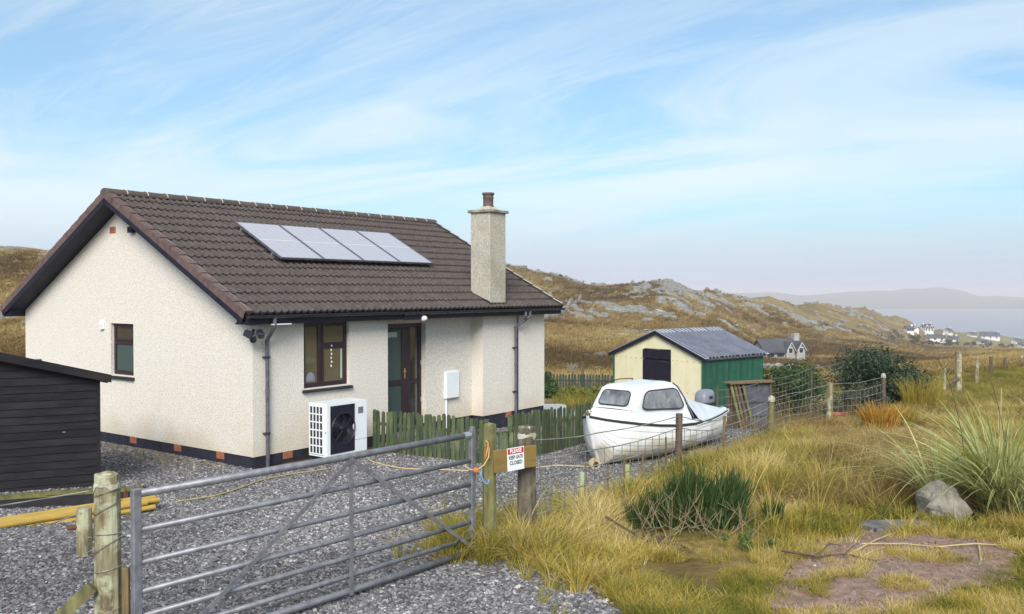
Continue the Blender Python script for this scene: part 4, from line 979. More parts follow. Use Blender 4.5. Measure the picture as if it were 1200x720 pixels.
t = thing('wooden_stake', 'thin brown stake standing between the pale post and the gate', 'stake', at(-2.70, 6.30)); h = 1.17-t.location.z; MB().cbox(-.024, .024, -.02, .02, -.1, h, .004).build('stake', WOODS, t)
# wires from the pale post to the left
def sag(a, b, s_, n=8): a, b = Vector(a), Vector(b); return [a.lerp(b, i/n)-Vector((0, 0, s_*4*(i/n)*(1-i/n))) for i in range(n+1)]
t = thing('wire_fence', 'wire fence strands running left from the pale gate post', 'fence', (-2.9, 6.25, Z(-2.9, 6.25)))
def WL(mm, pts, r=.004, n=4): mm.tube([Vector(p)-t.location for p in pts], r, n); return mm
for a, b, s_ in (((-2.92, 6.23, 1.72), (-5.6, 7.3, 1.18), .02), ((-2.96, 6.20, 1.575), (-5.6, 7.3, .72), .05)): WL(MB(), sag(a, b, s_), .0045).build('wire', WIRE, t)
mm = MB()
for zz, dz in ((1.70, .03), (1.585, .05), (1.415, 0), (1.325, .06), (1.16, .02), (.86, .03)):
    WL(mm, [(-2.83+.093*math.cos(a), 6.32+.093*math.sin(a), zz+dz*math.cos(a)) for a in [2*PI*k/16 for k in range(17)]], .0035)
WL(mm, [(-2.93, 6.18, 1.41), (-2.90, 6.20, 1.18)]); WL(mm, [(-3.02, 6.2, 1.41), (-2.9, 6.22, 1.40)]); WL(mm, [(-3.0, 6.2, 1.27), (-2.88, 6.22, 1.32)])
mm.build('wire_wrap', WIRE, t); q = MB(); q.tube([Vector((-5.6, 7.3, .3))-t.location, Vector((-5.6, 7.3, 1.3))-t.location], .05, 8); q.build('fence_post', WOODG, t)
# sign on its board
bd = Vector((.43, .35, 0)).normalized(); ang = math.atan2(bd.y, bd.x)
t = thing('sign_board', 'ochre plank nailed between the gate post and the straining post', 'board', (-.175, 8.69, 1.35), ang); Bx(0, .53, -.014, .014, 0, .215, 'plank', OCHRE, t, c=.004)
t = thing('gate_sign', 'small red and white sign asking to keep the gate closed', 'sign', Vector((-.175, 8.69, 1.345))+bd*.155+Vector((.35, -.43, 0)).normalized()*.018, ang); t.rotation_euler = (0, math.radians(-1.5), ang)
SW, SH = .212, .225
Bx(0, SW, -.0015, .0015, 0, SH, 'plate', WHITE, t, c=.0007); MB().box(.007, SW-.007, -.0027, -.0017, SH-.062, SH-.008).build('header', REDS, t)
def text(s_, x, z, size, mat, parent, y=-.0034, off=.0, squash=1):
    cu = bpy.data.curves.new('lettering', 'FONT'); cu.body = s_; cu.size = size; cu.align_x = 'CENTER'; cu.align_y = 'CENTER'; cu.extrude = .0004; cu.offset = off
    cu.materials.append(mat); tmp = bpy.data.objects.new('lettering', cu); me = bpy.data.meshes.new_from_object(tmp); bpy.data.objects.remove(tmp); o = bpy.data.objects.new('lettering', me); COL.objects.link(o); o.parent = parent; o.location = (x, y, z); o.rotation_euler = (PI/2, 0, 0); o.scale = (squash, 1, 1); return o
text('PLEASE', SW/2, SH-.0345, .052, WHITE, t, y=-.0037, off=.0016, squash=.92); text('KEEP GATE', SW/2, SH-.096, .050, INK, t, off=.0012, squash=.72); text('CLOSED', SW/2, SH-.150, .050, INK, t, off=.0012, squash=.85)
# rope, hook
t = thing('rope_loop', 'orange and yellow rope loop tying the gate to its post', 'rope', (-.33, 8.66, 1.40)); t.scale = (.85, .85, .8)
lp = [(-.14, -.02, .10), (-.135, -.06, .04), (-.08, -.09, .005), (.0, -.09, .0), (.07, -.07, .05), (.125, -.03, .14), (.13, .0, .24), (.11, .04, .31), (.08, .09, .33)]
MB().tube(lp, .008, 6).build('loop', ROPEY, t, smooth=True); MB().tube([(.085, -.05, .10), (.10, -.05, .18), (.12, -.02, .26), (.115, .02, .31)], .012, 6).build('strand', ORANGE, t, smooth=True)
MB().lathe([(.008, -.03), (.03, -.02), (.034, .0), (.028, .02), (.008, .03)], 8, Matrix.Translation((-.015, -.095, .0))).build('knot', ORANGE, t)
t = thing('blue_hook', 'blue plastic carabiner hook hanging from the gate rope', 'hook', (-.30, 8.57, 1.39)); t.scale = (.8, .8, .75)
MB().tube([(.0, 0, 0), (.01, 0, -.06), (.03, 0, -.12), (.06, 0, -.155), (.085, 0, -.16), (.10, 0, -.14), (.10, 0, -.10)], .012, 8).build('hook', BLUE, t, smooth=True)

# ------------------------------------------------------------------ picket fences
def picket_mesh(w, h, th, top='round'):
    mm = MB(); c = [(-w/2, 0), (w/2, 0), (w/2, h-w*.45), (w*.28, h-w*.12), (0, h), (-w*.28, h-w*.12), (-w/2, h-w*.45)]
    mm.prism([(x, 0, z) for x, z in c], (0, th, 0)); return mm.mesh('picket')
def picket_fence(label, a, b, n, h, w, mat, group=None, rails=(.22, .68), dz=(0, 0), posts=(0, .5, 1)):
    a, b = Vector(a), Vector(b); d = b-a; L_ = d.to_2d().length; rz = math.atan2(d.y, d.x)
    t = thing('picket_fence', label, 'fence', a, rz, group); me = picket_mesh(w, h, .018); me.materials.append(mat)
    sl_ = (b.z-a.z)/L_
    for k in range(n):
        x = (k+.5)*L_/n; link('picket', me, None, t, (x, -.018+random.uniform(-.004, .004), sl_*x+random.uniform(-.015, .015)), (random.uniform(-.02, .02), random.uniform(-.018, .018), 0), (random.uniform(.92, 1.06), 1, random.uniform(.97, 1.03)))
    for r_ in rails: MB().beam((0, .022, r_*h), (L_, .022, r_*h+sl_*L_), .035, .06).build('rail', mat, t)
    for f in posts: x = f*L_; Bx(x-.04, x+.04, .042, .12, sl_*x-.1, sl_*x+h*.97, 'fence_post', mat, t, c=.006)
    return t
zg = lambda x, y: Z(x, y)+.02
picket_fence('weathered green picket fence between the heat pump and the gate post', (-2.66, 17.30, .0), (-.50, 16.02, .0), 25, .84, .075, PICK, 'green picket fences in front of the house')
picket_fence('low green picket gate between the two longer picket fences', (-.46, 16.0, .03), (.02, 16.2, .04), 5, .56, .075, PICK, 'green picket fences in front of the house', rails=(.2, .93), posts=(0, 1))
picket_fence('green picket fence running from the straining post to the boat bow', (.04, 16.2, .04), (2.1, 19.15, -.05), 33, .86, .075, PICK, 'green picket fences in front of the house', posts=(0, .33, .66, 1))
picket_fence('dark green picket fence of the back garden, beyond the house', (1.45, 38.0, Z(1.45, 38)), (4.5, 38.0, Z(4.5, 38)), 24, .82, .085, PICKF)

# ------------------------------------------------------------------ stock fence on the right
t = thing('stock_fence', 'wire stock fence on wooden posts running past the boat', 'fence', (.147, 9.15, .5))
FP = [(2.54, 13.8, 1.23, .055, WOODD, 1), (3.71, 15.9, .90, .026, WOODS, 1), (5.43, 19.0, .86, .062, WOODG, 1), (7.9, 22.5, .82, .075, WOODP, 1), (10.5, 25.5, .74, .06, WOODD, 2)]
for k, (x, y, tp, r, m_, c_) in enumerate(FP):
    zb = Z(x, y); rr = np.random.default_rng(k+40); rows = []
    lx, ly = rr.uniform(-.04, .04), rr.uniform(-.03, .03)
    mm = MB(); mm.tube([(x-.147, y-9.15, zb-.65), (x-.147+lx*.5, y-9.15, (zb+tp)/2-.5), (x-.147+lx, y-9.15+ly, tp-.5)], [r*1.05, r, r*.95], 9); fp_ = mm.build('fence_post', m_, t)
    if c_ == 2 or k == 2: mm = MB(); mm.lathe([(r*1.15, tp-.58), (r*1.2, tp-.53), (r*.9, tp-.47), (.01, tp-.45)], 9, Matrix.Translation((x-.147+lx, y-9.15+ly, 0))); mm.build('post_cap', LICHEN, fp_)
line = [(.15, 9.15, 1.58)]+[(x, y, tp-.04) for x, y, tp, *_ in FP]
hts = [0, .17, .34, .50, .64, .76]
def fz(i, h, f):      # height of strand h on bay i at fraction f
    a, b = line[i], line[i+1]; za, zb = Z(a[0], a[1]), Z(b[0], b[1])
    H0, H1 = a[2]-za, b[2]-zb
    x, y = a[0]+(b[0]-a[0])*f, a[1]+(b[1]-a[1])*f
    top_ = Z(x, y)+H0+(H1-H0)*f-.03*4*f*(1-f)
    return x, y, top_-(H0+(H1-H0)*f)*h*1.12
for h in hts:
    pts = []
    for i in range(len(line)-1):
        for q in range(9): pts.append(fz(i, h, q/8))
    mm = MB(); mm.tube([(p[0]-.147, p[1]-9.15, p[2]-.5+random.uniform(-.008, .008)) for p in pts], .0068, 4); mm.build('wire', WIRE, t)
mm = MB()
for i in range(len(line)-1):
    L_ = math.hypot(line[i+1][0]-line[i][0], line[i+1][1]-line[i][1]); n = int(L_/.3)
    for q in range(1, n):
        f = q/n; a = fz(i, 0.17, f); b = fz(i, .76, f); mm.tube([(a[0]-.147, a[1]-9.15, a[2]-.5), (b[0]-.147+random.uniform(-.02, .02), b[1]-9.15, b[2]-.5)], .0052, 3)
o = mm.build('vertical_wires', WIRE, t); o['kind'] = 'stuff'
for x, y, h in ((1.19, 11.2, .62), (1.45, 11.65, .66), (1.78, 12.3, .60), (2.25, 13.2, .72)):
    MB().tube([(x-.147, y-9.15, Z(x, y)-.55), (x-.147, y-9.15, Z(x, y)+h-.5)], .014, 6).build('dropper', WOODS, t)
# taller netting behind, round the garden
t = thing('garden_netting_fence', 'taller thin posted netting fence between the green shed and the shrubs', 'fence', (6.0, 21.0, 0))
GP = [(4.45, 19.6, .95), (6.05, 21.1, 1.05), (7.95, 24.0, 1.06), (10.2, 27.6, 1.0)]
for x, y, tp in GP: MB().tube([(x-6, y-21, Z(x, y)-.1), (x-6, y-21, tp+.1)], .024, 6).build('fence_post', WOODD, t)
for h in (0, .16, .34, .52): 
    mm = MB(); mm.tube([p for i in range(3) for p in sag((GP[i][0]-6, GP[i][1]-21, GP[i][2]-h), (GP[i+1][0]-6, GP[i+1][1]-21, GP[i+1][2]-h), .05)], .0045, 4); mm.build('wire', WIRE, t)
mm = MB()
for i in range(3):
    for q in range(1, 12):
        f = q/12; x, y = GP[i][0]+(GP[i+1][0]-GP[i][0])*f-6, GP[i][1]+(GP[i+1][1]-GP[i][1])*f-21; zt_ = GP[i][2]+(GP[i+1][2]-GP[i][2])*f-.05*4*f*(1-f); mm.tube([(x, y, zt_), (x, y, zt_-.9)], .003, 3)
o = mm.build('vertical_wires', WIRE, t); o['kind'] = 'stuff'
# field fence beyond
t = thing('field_fence', 'old field fence with a thick leaning strainer on the grassy rise', 'fence', at(15.3, 31))
FF = [(13.5, 29.0, .28, .05, WOODD), (14.1, 29.5, .60, .055, WOODP), (15.3, 31.0, 1.03, .12, WOODP), (18.5, 36.0, .42, .07, WOODP), (21.2, 40.0, .20, .075, WOODD), (22.6, 41.5, .05, .06, WOODD), (25.6, 45.5, -.1, .07, WOODP)]
o0 = t.location
for x, y, tp, r, m_ in FF: MB().tube([Vector((x, y, Z(x, y)-.15))-o0, Vector((x+random.uniform(-.03, .03), y, tp))-o0], [r*1.1, r*.9], 8).build('fence_post', m_, t)
MB().tube([Vector((13.6, 29.4, Z(13.6, 29.4)+.10))-o0, Vector((15.25, 30.9, Z(15.3, 31)+.55))-o0], .05, 7).build('strut', WOODD, t)
for h in (.08, .35):
    mm = MB(); mm.tube([Vector((x, y, tp-h))-o0 for x, y, tp, *_ in FF], .005, 4); mm.build('wire', WIRE, t)

# ------------------------------------------------------------------ tin shed
SA = math.radians(41.1); c, s = math.cos(SA), math.sin(SA)
SZ = -.55
t = thing('tin_shed', 'cream and green tin shed with corrugated grey roof', 'shed', (5.07, 24.0, SZ), SA)
SWD, SLN, SE, SR = 3.18, 2.77, 1.86, 2.50      # local: x along the side, y along the gable
gz_ = lambda y: SE+(SR-SE)*(1-abs(y-SWD/2)/(SWD/2))
cuts = [0, .62, 1.09, 2.05, 2.62, SWD]
for a, b in zip(cuts[:-1], cuts[1:]):
    if abs(a-1.09) < .01:     # above the opening
        pts = [(0, a, 2.04), (0, a, gz_(a)), (0, SWD/2, gz_(SWD/2)), (0, b, gz_(b)), (0, b, 2.04)]
    else: pts = [(0, a+.003, 0), (0, a+.003, gz_(a)), (0, b-.003, gz_(b)), (0, b-.003, 0)]
    o = MB().prism(pts, (.03, 0, 0)).build('gable_sheet', CREAM, t); o.modifiers.new('b', 'BEVEL').width = .006
    nl = MB()
    for zz in (.9, 1.75):
        for q in range(3):
            y = a+(b-a)*(q+.5)/3
            if zz < gz_(y)-.1 and not (1.09 < y < 2.05 and zz < 2.04): nl.cbox(-.006, .0, y-.012, y+.012, zz-.012, zz+.012, .003)
    if nl.v: nl.build('nail_row', RUST, o)
dr = Bx(-.03, -.004, 1.07, 2.07, .02, 1.74, 'door', NAVY, t, c=.006); Bx(-.034, -.006, 1.07, 2.07, 1.765, 2.02, 'door_header', NAVY, t, c=.006)
mm = MB()
for zz in (1.70, 1.2, .5): mm.box(-.042, -.031, 1.10, 1.5, zz-.02, zz+.02)
mm.build('hinge', FELT, dr)
nS = 5
for k in range(nS):
    a, b = SLN*k/nS, SLN*(k+1)/nS; mm = MB(); P_ = []
    for i in range(13): x = a+(b-a)*i/12; P_.append([(x, -.008-.006*math.cos(i*PI/3)-(.006 if i in (0,) else 0), zz) for zz in (0, SE)])
    mm.grid(P_); mm.add([*[p[0] for p in P_], (b, .03, 0), (a, .03, 0)], [tuple(range(15))]); o = mm.build('side_sheet', GREEN, t, recalc=False)
MB().box(0.03, SLN, .0, .03, 0, SE-.01).build('side_frame', GREEN, t); MB().box(SLN-.03, SLN, .03, SWD, 0, SE).build('back_wall', GREEN, t); MB().box(.03, SLN-.03, SWD-.03, SWD, 0, SE).build('far_side_wall', GREEN, t)
for y in (-.02, SWD-.03): Bx(-.035, .02, y, y+.05, 0, SE-.05, 'corner_trim', GREEN, t, c=.004)
ov_ = .12; rp_ = math.atan2(SR-SE, SWD/2); sl_len = (SWD/2+ov_)/math.cos(rp_)
for sgn in (1, -1):
    for k in range(4):
        x0_, x1_ = -.06+(SLN+.14)*k/4, -.06+(SLN+.14)*(k+1)/4; n = 54; P_ = []
        for i in range(n+1):
            x = x0_+(x1_-x0_)*i/n; w_ = .055*(math.tanh(3*(math.sin(i*2*PI/12)+.4))+1)*.5+.004*(k % 2)
            row = []
            for f in (0, 1):
                y = -ov_+(SWD/2+ov_)*f; zz = SE-ov_*math.tan(rp_)+(SR-SE+ov_*math.tan(rp_))*f+.035+w_; row.append((x, y if sgn == 1 else SWD-y, zz))
            P_.append(row)
        MB().grid(P_).build('roof_sheet', CORR, t, recalc=False)
    f = MB(); yz = lambda y, h: (y if sgn == 1 else SWD-y, SE+(y)*math.tan(rp_)+h)
    pts = [yz(-ov_-.02, .055), yz(SWD/2, .055), yz(SWD/2, .068), yz(-ov_-.02, .068)]
    f.prism([(-.09, *p) for p in pts], (.17, 0, 0)); f.prism([(SLN-.05, *p) for p in pts], (.17, 0, 0)); f.build('verge_flashing', FLASH, t)
    pts = [yz(-ov_-.03, -.05), yz(SWD/2, -.05), yz(SWD/2, .054), yz(-ov_-.03, .054)]
    f = MB(); f.prism([(-.085, *p) for p in pts], (.025, 0, 0)); f.build('barge_board', NAVY, t)
f = MB()
for sgn in (1, -1): f.prism([(-.09, SWD/2, SR+.085), (-.09, SWD/2+sgn*.20, SR+.085-.2*math.tan(rp_)), (-.09, SWD/2+sgn*.20, SR+.07-.2*math.tan(rp_)), (-.09, SWD/2, SR+.07)], (SLN+.21, 0, 0))
f.build('ridge_cap', FLASH, t)
MB().box(-.02, SLN+.02, -.10, -.03, SE-.05, SE-.0).build('eaves_board', GREYSH, t)

# ------------------------------------------------------------------ leaning timber frame with dark sheet
t = thing('timber_crate', 'weathered timber crate stood on end with a dark grey sheet side', 'crate', at(4.95, 20.5), .42)
h0 = 1.02-t.location.z
Bx(-.06, 1.18, -.10, .22, h0-.03, h0+.015, 'top_board', WOODS, t, c=.006)
for k, x in enumerate((0, .10, .20, .33)): MB().beam((x+.16, -.22, 0), (x, -.02, h0-.03), .055, .03, up=(0, 1, 0)).build('slat', [WOODG, WOODS, WOODD, WOODG][k], t)
q = MB(); q.prism([(.42, -.14, .02), (1.16, -.14, .02), (1.10, .02, h0-.05), (.34, .02, h0-.05)], (0, .02, .004)); q.build('sheet', GREYSH, t)
for zz in (.3, .62): MB().beam((.30, -.14+.16*zz/h0-.02, zz), (1.16, -.14+.16*zz/h0-.02, zz), .02, .03, up=(0, 0, 1)).build('batten', GREYSH, t)
q = MB(); q.box(.0, 1.1, .10, .14, 0, h0-.04); q.build('back_board', WOODD, t); MB().beam((1.14, -.13, 0), (1.12, .0, h0-.03), .05, .03, up=(0, 1, 0)).build('slat', WOODD, t)

# ------------------------------------------------------------------ boat on the gravel
BF = math.atan2(-.744, -.667)
bx0, by0 = 3.86, 18.53
t = thing('cabin_boat', 'small white cabin boat ashore with a canvas cover and outboard', 'boat', (bx0, by0, .02), BF)
STX = [0, .4, 1.0, 1.6, 2.2, 2.7, 3.1, 3.42, 3.62, 3.76, 3.80]
HB = [.60, .69, .79, .83, .82, .74, .60, .40, .22, .07, .015]
SHZ = [.70, .67, .64, .63, .66, .71, .765, .82, .86, .90, .915]
KZ = [.06, .05, .03, .02, .01, .0, .0, .02, .30, .70, .86]
def hull_pt(i, t_, o_=0):
    hb, sz, kz = HB[i], SHZ[i], KZ[i]; full = 1-.45*max(0, (STX[i]-2.4)/1.4)
    yy = hb*(1-(1-t_)**(2.0+1.2*full))**(.75 if STX[i] < 3 else .95)*(1-.18*(1-full)*(1-t_)); zz = kz+(sz-kz)*t_**(1.35)
    return Vector((STX[i], max(.012, yy)+o_, zz))
def interp(i_f, t_, o_): i = min(int(i_f), len(STX)-2); f = i_f-i; return hull_pt(i, t_, o_).lerp(hull_pt(i+1, t_, o_), f)
nst = 41; strk = [0, .10, .22, .34, .46, .58, .72, .86, 1.0]
for sgn in (1, -1):
    mm = MB(); rows = []
    for a in range(nst):
        fi = a/(nst-1)*(len(STX)-1); row = []
        for j in range(len(strk)-1):
            for tt, o_ in ((strk[j], .011), ((strk[j]+strk[j+1])/2, .006), (strk[j+1]-.004, .0)):
                p = interp(fi, tt, o_*min(1, (len(STX)-1-fi)/2)); row.append((p.x, sgn*p.y, p.z))
        rows.append(row)
    mm.grid(rows)
    if sgn == 1: hull = mm.build('hull', GRPD, t); hull.data.shade_smooth() if False else None
    else: mm.build('hull_side', GRPD, hull)
tr = MB(); pts = [hull_pt(0, tt) for tt in np.linspace(0, 1, 10)]; tr.prism([(0, p.y, p.z) for p in pts]+[(0, -p.y, p.z) for p in reversed(pts)], (.04, 0, 0)); tr.build('transom', GRP, t)
k_ = MB(); k_.tube([(.02, 0, .03), (1.5, 0, -.01), (2.7, 0, -.03), (3.3, 0, -.02), (3.47, 0, .05), (3.64, 0, .34), (3.78, 0, .72), (3.82, 0, .93)], .028, 6); k_.build('keel', GRP, t)
for sgn in (1, -1):
    mm = MB(); mm.tube([(STX[i], sgn*(HB[i]+.012), SHZ[i]-.01) for i in range(len(STX))], .021, 6); mm.build('rubbing_strake', RUB, t)
dk = MB(); rows = []
for i in range(len(STX)):
    w_ = HB[i]; zz = SHZ[i]
    rows.append([(STX[i], y*w_, zz+.012+h) for y, h in ((-1.0, 0), (-.97, .035), (-.86, .06), (-.5, .085), (0, .10), (.5, .085), (.86, .06), (.97, .035), (1.0, 0))])
dk.grid(rows[4:]); deck = dk.build('deck', GRP, t, smooth=True)
co_ = MB()
for sgn in (1, -1): co_.grid([[(STX[i], sgn*HB[i], SHZ[i]+.012), (STX[i], sgn*(HB[i]-.02), SHZ[i]+.05), (STX[i], sgn*(HB[i]-.12), SHZ[i]+.06), (STX[i], sgn*(HB[i]-.13), SHZ[i]-.2)] for i in range(0, 5)])
co_.build('side_deck', GRP, t, smooth=True)
# cabin: rings from deck to roof
def cab_ring(z_, fx, fw, ax, aw, rc):
    """front x/half width, aft x/half width; rounded front corners"""
    pts = [(ax, -aw), (ax+(fx-ax)*.5, -(aw+(fw-aw)*.42))]
    for k in range(5): a = -PI/2+PI/2*k/4; pts.append((fx-rc+rc*math.cos(a), -fw+rc+rc*math.sin(a)))
    pts += [(x, -y) for x, y in reversed(pts)]
    return [(x, y, z_(x) if callable(z_) else z_) for x, y in pts]
zdk = lambda x: np.interp(x, STX, SHZ)+.05
R0 = cab_ring(zdk, 3.20, .50, 1.52, .715, .10); R1 = cab_ring(1.10, 3.02, .47, 1.66, .60, .10); R2 = cab_ring(1.31, 2.88, .43, 1.74, .50, .10); R3 = cab_ring(1.365, 2.78, .37, 1.77, .44, .10); R4 = cab_ring(1.39, 2.6, .22, 1.79, .26, .08)
cab = MB(); cab.grid([r_+[r_[0]] for r_ in (R0, R1, R2, R3, R4)]); cab.add(R4, [tuple(range(len(R4)))]); cabin = cab.build('cabin', GRP, t); cabin.data.shade_smooth()
cabin.modifiers.new('e', 'EDGE_SPLIT').split_angle = math.radians(38)
def panel(corners, u0, u1, v0, v1, name, mat, off, rnd=.12, par=cabin, rim=None):
    """rounded pane laid on the bilinear patch a-b-c-d (bottom-left, bottom-right, top-right, top-left)"""
    a, b, c_, d = [Vector(q) for q in corners]; nrm = ((b-a).cross(d-a)).normalized()
    def f(u, v): return (a*(1-u)+b*u)*(1-v)+(d*(1-u)+c_*u)*v
    def loop(g, o_):
        pts = []
        for cx, cy, a0 in ((u1-rnd, v0+rnd, -PI/2), (u1-rnd, v1-rnd, 0), (u0+rnd, v1-rnd, PI/2), (u0+rnd, v0+rnd, PI)):
            for k in range(5): an = a0+PI/2*k/4; pts.append(f(cx+(rnd+g)*math.cos(an), cy+(rnd+g)*math.sin(an))+nrm*o_)
        return pts
    lo = loop(0, off); n = len(lo); MB().add(lo, [tuple(range(n))]).build(name, mat, par, recalc=False)
    if rim: 
        lp = loop(.012, off); MB().tube(lp+[lp[0]], .011, 5, cap=False).build('window_seal', rim, par)
n5 = len(R0)
PF = [R0[6], R0[7], R2[7], R2[6]]        # front face, port of it is index 7
panel([R0[6], R0[7], R2[7], R2[6]], .07, .93, .42, .92, 'window', PERSP, .02, .11, rim=RUB)
panel([R0[11], R0[13], R2[13], R2[11]], .06, .90, .34, .93, 'window', PERSP, .055, .12, rim=RUB)
panel([R0[0], R0[2], R2[2], R2[0]], .10, .94, .34, .93, 'window', PERSP, .055, .12, rim=RUB)
mm = MB(); mm.tube([(3.10, -.45, .965), (3.11, 0, .975), (3.10, .45, .965)], .008, 5); mm.build('seam', RUB, cabin)
mm = MB(); mm.tube([(1.78, -.47, 1.33), (1.80, 0, 1.405), (1.78, .47, 1.33)], .012, 6); mm.build('roof_trim', RUB, cabin)
for sgn in (1, -1): MB().tube([(1.79, sgn*.45, 1.37), (1.73, sgn*.52, 1.30), (1.64, sgn*.62, 1.08), (1.50, sgn*.73, .72)], .016, 6).build('aft_pillar', GREYPIPE, cabin)
MB().tube([(2.78, -.36, 1.40), (2.3, -.38, 1.425), (1.85, -.40, 1.40)], .010, 6).build('hand_rail', RUB, cabin)
# canvas from the cabin's open back to the transom
tp = MB(); rows = []
for q in range(19):
    x = 1.77-1.83*q/18; f = q/18
    ctr = np.interp(x, [-.1, .0, .4, .8, 1.2, 1.5, 1.77], [.66, .76, .86, .96, 1.13, 1.27, 1.385]); hb = np.interp(x, STX, HB)+.022; ez = np.interp(x, STX, SHZ)+.022
    if x > 1.45: g_ = (x-1.45)/.32; hb = hb*(1-g_)+.47*g_; ez = ez*(1-g_)+1.32*g_
    row = []
    for j in range(15):
        s_ = -1+2*j/14; zz = ez+(ctr-ez)*(1-abs(s_)**2.1)
        zz += (fbm(x*4+2, s_*3, 3, 7)-.5)*.07*(1-abs(s_))*(1-.5*f)
        row.append((x, s_*hb, zz))
    rows.append(row)
tp.grid(rows); rows2 = [[(x_, y_+(.012 if y_ > 0 else -.012), z_) for x_, y_, z_ in (r[0], r[-1])] for r in rows]
tp.grid([[(r[-1]), (r[-1][0], r[-1][1]+.006, r[-1][2]-.06)] for r in rows[4:]]); tp.grid([[(r[0]), (r[0][0], r[0][1]-.006, r[0][2]-.06)] for r in rows[4:]])
o = tp.build('canvas_cover', TARP, t, smooth=True, recalc=False)
mm = MB(); mm.tube([(STX[i]*1.0, HB[i]+.03, SHZ[i]-.035) for i in range(0, 4)], .005, 4); mm.build('cover_cord', WHITE, o)
MB().cbox(3.70, 3.86, -.04, .04, .93, .975, .01).build('bow_fitting', WOODS, t); MB().tube([(3.78, -.06, .99), (3.78, .06, .99)], .012, 6).build('bow_cleat', ALU, t)
MB().cbox(2.2, 2.34, -.5, .5, -.12, -.03, .01).build('chock', WOODS, t); MB().cbox(.7, .85, -.5, .5, -.12, -.01, .01).build('chock', WOODS, t)
q = MB(); rows = []
for zz, cx, lx, ly in ((.755, -.17, .20, .135), (.80, -.17, .225, .15), (.92, -.175, .225, .15), (.99, -.185, .205, .14), (1.03, -.20, .165, .115), (1.05, -.21, .09, .06)):
    rows.append([(cx+lx*math.copysign(abs(math.cos(a))**.55, math.cos(a)), ly*math.copysign(abs(math.sin(a))**.55, math.sin(a)), zz) for a in [2*PI*k/20 for k in range(20)]])
q.grid([r_+[r_[0]] for r_ in rows]); q.add(rows[-1], [tuple(range(20))]); q.add(rows[0], [tuple(range(20))])
ob = thing('outboard_motor', 'grey outboard motor tilted at the stern of the boat', 'outboard motor', (bx0, by0, .02), BF)
q.build('cowl', COWL, ob, smooth=True); q = MB(); q.cbox(-.32, -.02, -.09, .09, .68, .77, .02); q.cbox(-.24, -.12, -.05, .05, .18, .70, .02); q.build('leg', PLAST, ob)
q = MB(); q.prism([(-.34, -.006, .16), (-.08, -.006, .16), (-.12, -.006, -.0), (-.22, -.006, -.0)], (0, .012, 0)); q.build('skeg', PLAST, ob); q = MB(); q.cbox(-.385, .045, -.155, .155, .742, .80, .02); q.build('trim_band', RUB, ob); Bx(-.03, .08, -.07, .07, .52, .76, 'clamp', PLAST, ob, c=.01)
q = MB(); q.cbox(-.25, -.10, .13, .156, .86, .93, .01); q.build('grip_recess', RUB, ob)

# bits on the gravel beside the boat
t = thing('roller', 'small tan round roller with a dark centre by the boat bow', 'roller', at(1.42, 15.55, .11), .4)
MB().lathe([(.05, -.05), (.10, -.045), (.11, 0), (.10, .045), (.05, .05)], 14, Matrix.Rotation(PI/2, 4, 'X')).build('tyre', HOSE, t); MB().lathe([(.05, -.055), (.05, .055)], 10, Matrix.Rotation(PI/2, 4, 'X')).build('hub', RUB, t)
hz_ = lambda x, y: (x, y, Z(x, y)+.045)
def hose(label, pts, r=.014, mat=HOSE):
    pts = [Vector(p) for p in pts]; out = []
    for i in range(len(pts)-1):
        p0, p1, p2, p3 = pts[max(i-1, 0)], pts[i], pts[i+1], pts[min(i+2, len(pts)-1)]
        for k in range(6): f = k/6; out.append(.5*((2*p1)+(p2-p0)*f+(2*p0-5*p1+4*p2-p3)*f*f+(3*p1-p0-3*p2+p3)*f**3))
    out.append(pts[-1]); o = MB().tube([(p.x, p.y, p.z) for p in out], r, 6).build('hose', mat, smooth=True); return tag(o, label, 'hose')
hose('pale hose lying from the heat pump towards the gate post', [HP(1.99, -.40, .35), HP(2.15, -.45, .12), hz_(-2.55, 16.2), hz_(-2.0, 15.55), hz_(-1.6, 15.35), hz_(-1.0, 15.2), hz_(-.5, 14.9), hz_(-.3, 14.6)])
hose('pale hose lying along the picket fence to the boat bow', [hz_(.2, 15.2), hz_(.45, 15.55), hz_(.8, 15.75), hz_(1.1, 15.7), hz_(1.4, 15.62)])
hose('thin pale cable lying on the gravel behind the top bar of the gate', [hz_(-4.4, 11.9), hz_(-4.1, 12.4), hz_(-3.95, 13.1), hz_(-3.85, 13.9), hz_(-3.6, 14.6), hz_(-3.1, 15.4)], .011, STRAW)
tglab = ['pale green tree guard in the grass left of the boat bow', 'pale green tree guard in front of the boat hull', 'pale green tree guard by the dark fence post']
for k, (x, y, h) in enumerate(((.97, 12.5, .34), (1.57, 12.4, .44), (2.95, 14.9, .36))):
    tg = thing('tree_guard', tglab[k], 'tree guard', at(x, y), 0, 'tree guards along the stock fence')
    MB().tube([(0, 0, 0), (.01, 0, h)], .042, 8).build('tube', TUBEG, tg); MB().tube([(.05, .01, 0), (.055, .01, h+.12)], .009, 5).build('cane', WOODS, tg)
t = thing('plastic_tub', 'red plastic tub behind the fence beside the orange flowers', 'tub', at(8.55, 23.6)); MB().lathe([(.22, 0), (.28, .22), (.30, .25), (.28, .25), (.2, .03)], 16).build('tub', RED, t)
t = thing('garden_path', 'pale concrete path slab beside the house', 'path'); Pth = [(1.1, 25.6), (1.9, 26.2), (1.7, 29.5), (.9, 29.5)]
mm = MB(); mm.prism([(x, y, Z(x, y)-.04) for x, y in Pth], (0, 0, .09)); mm.build('slab', P('pale_concrete', (.42, .42, .43), .9, (.5, .5, .5), scale=4), t)

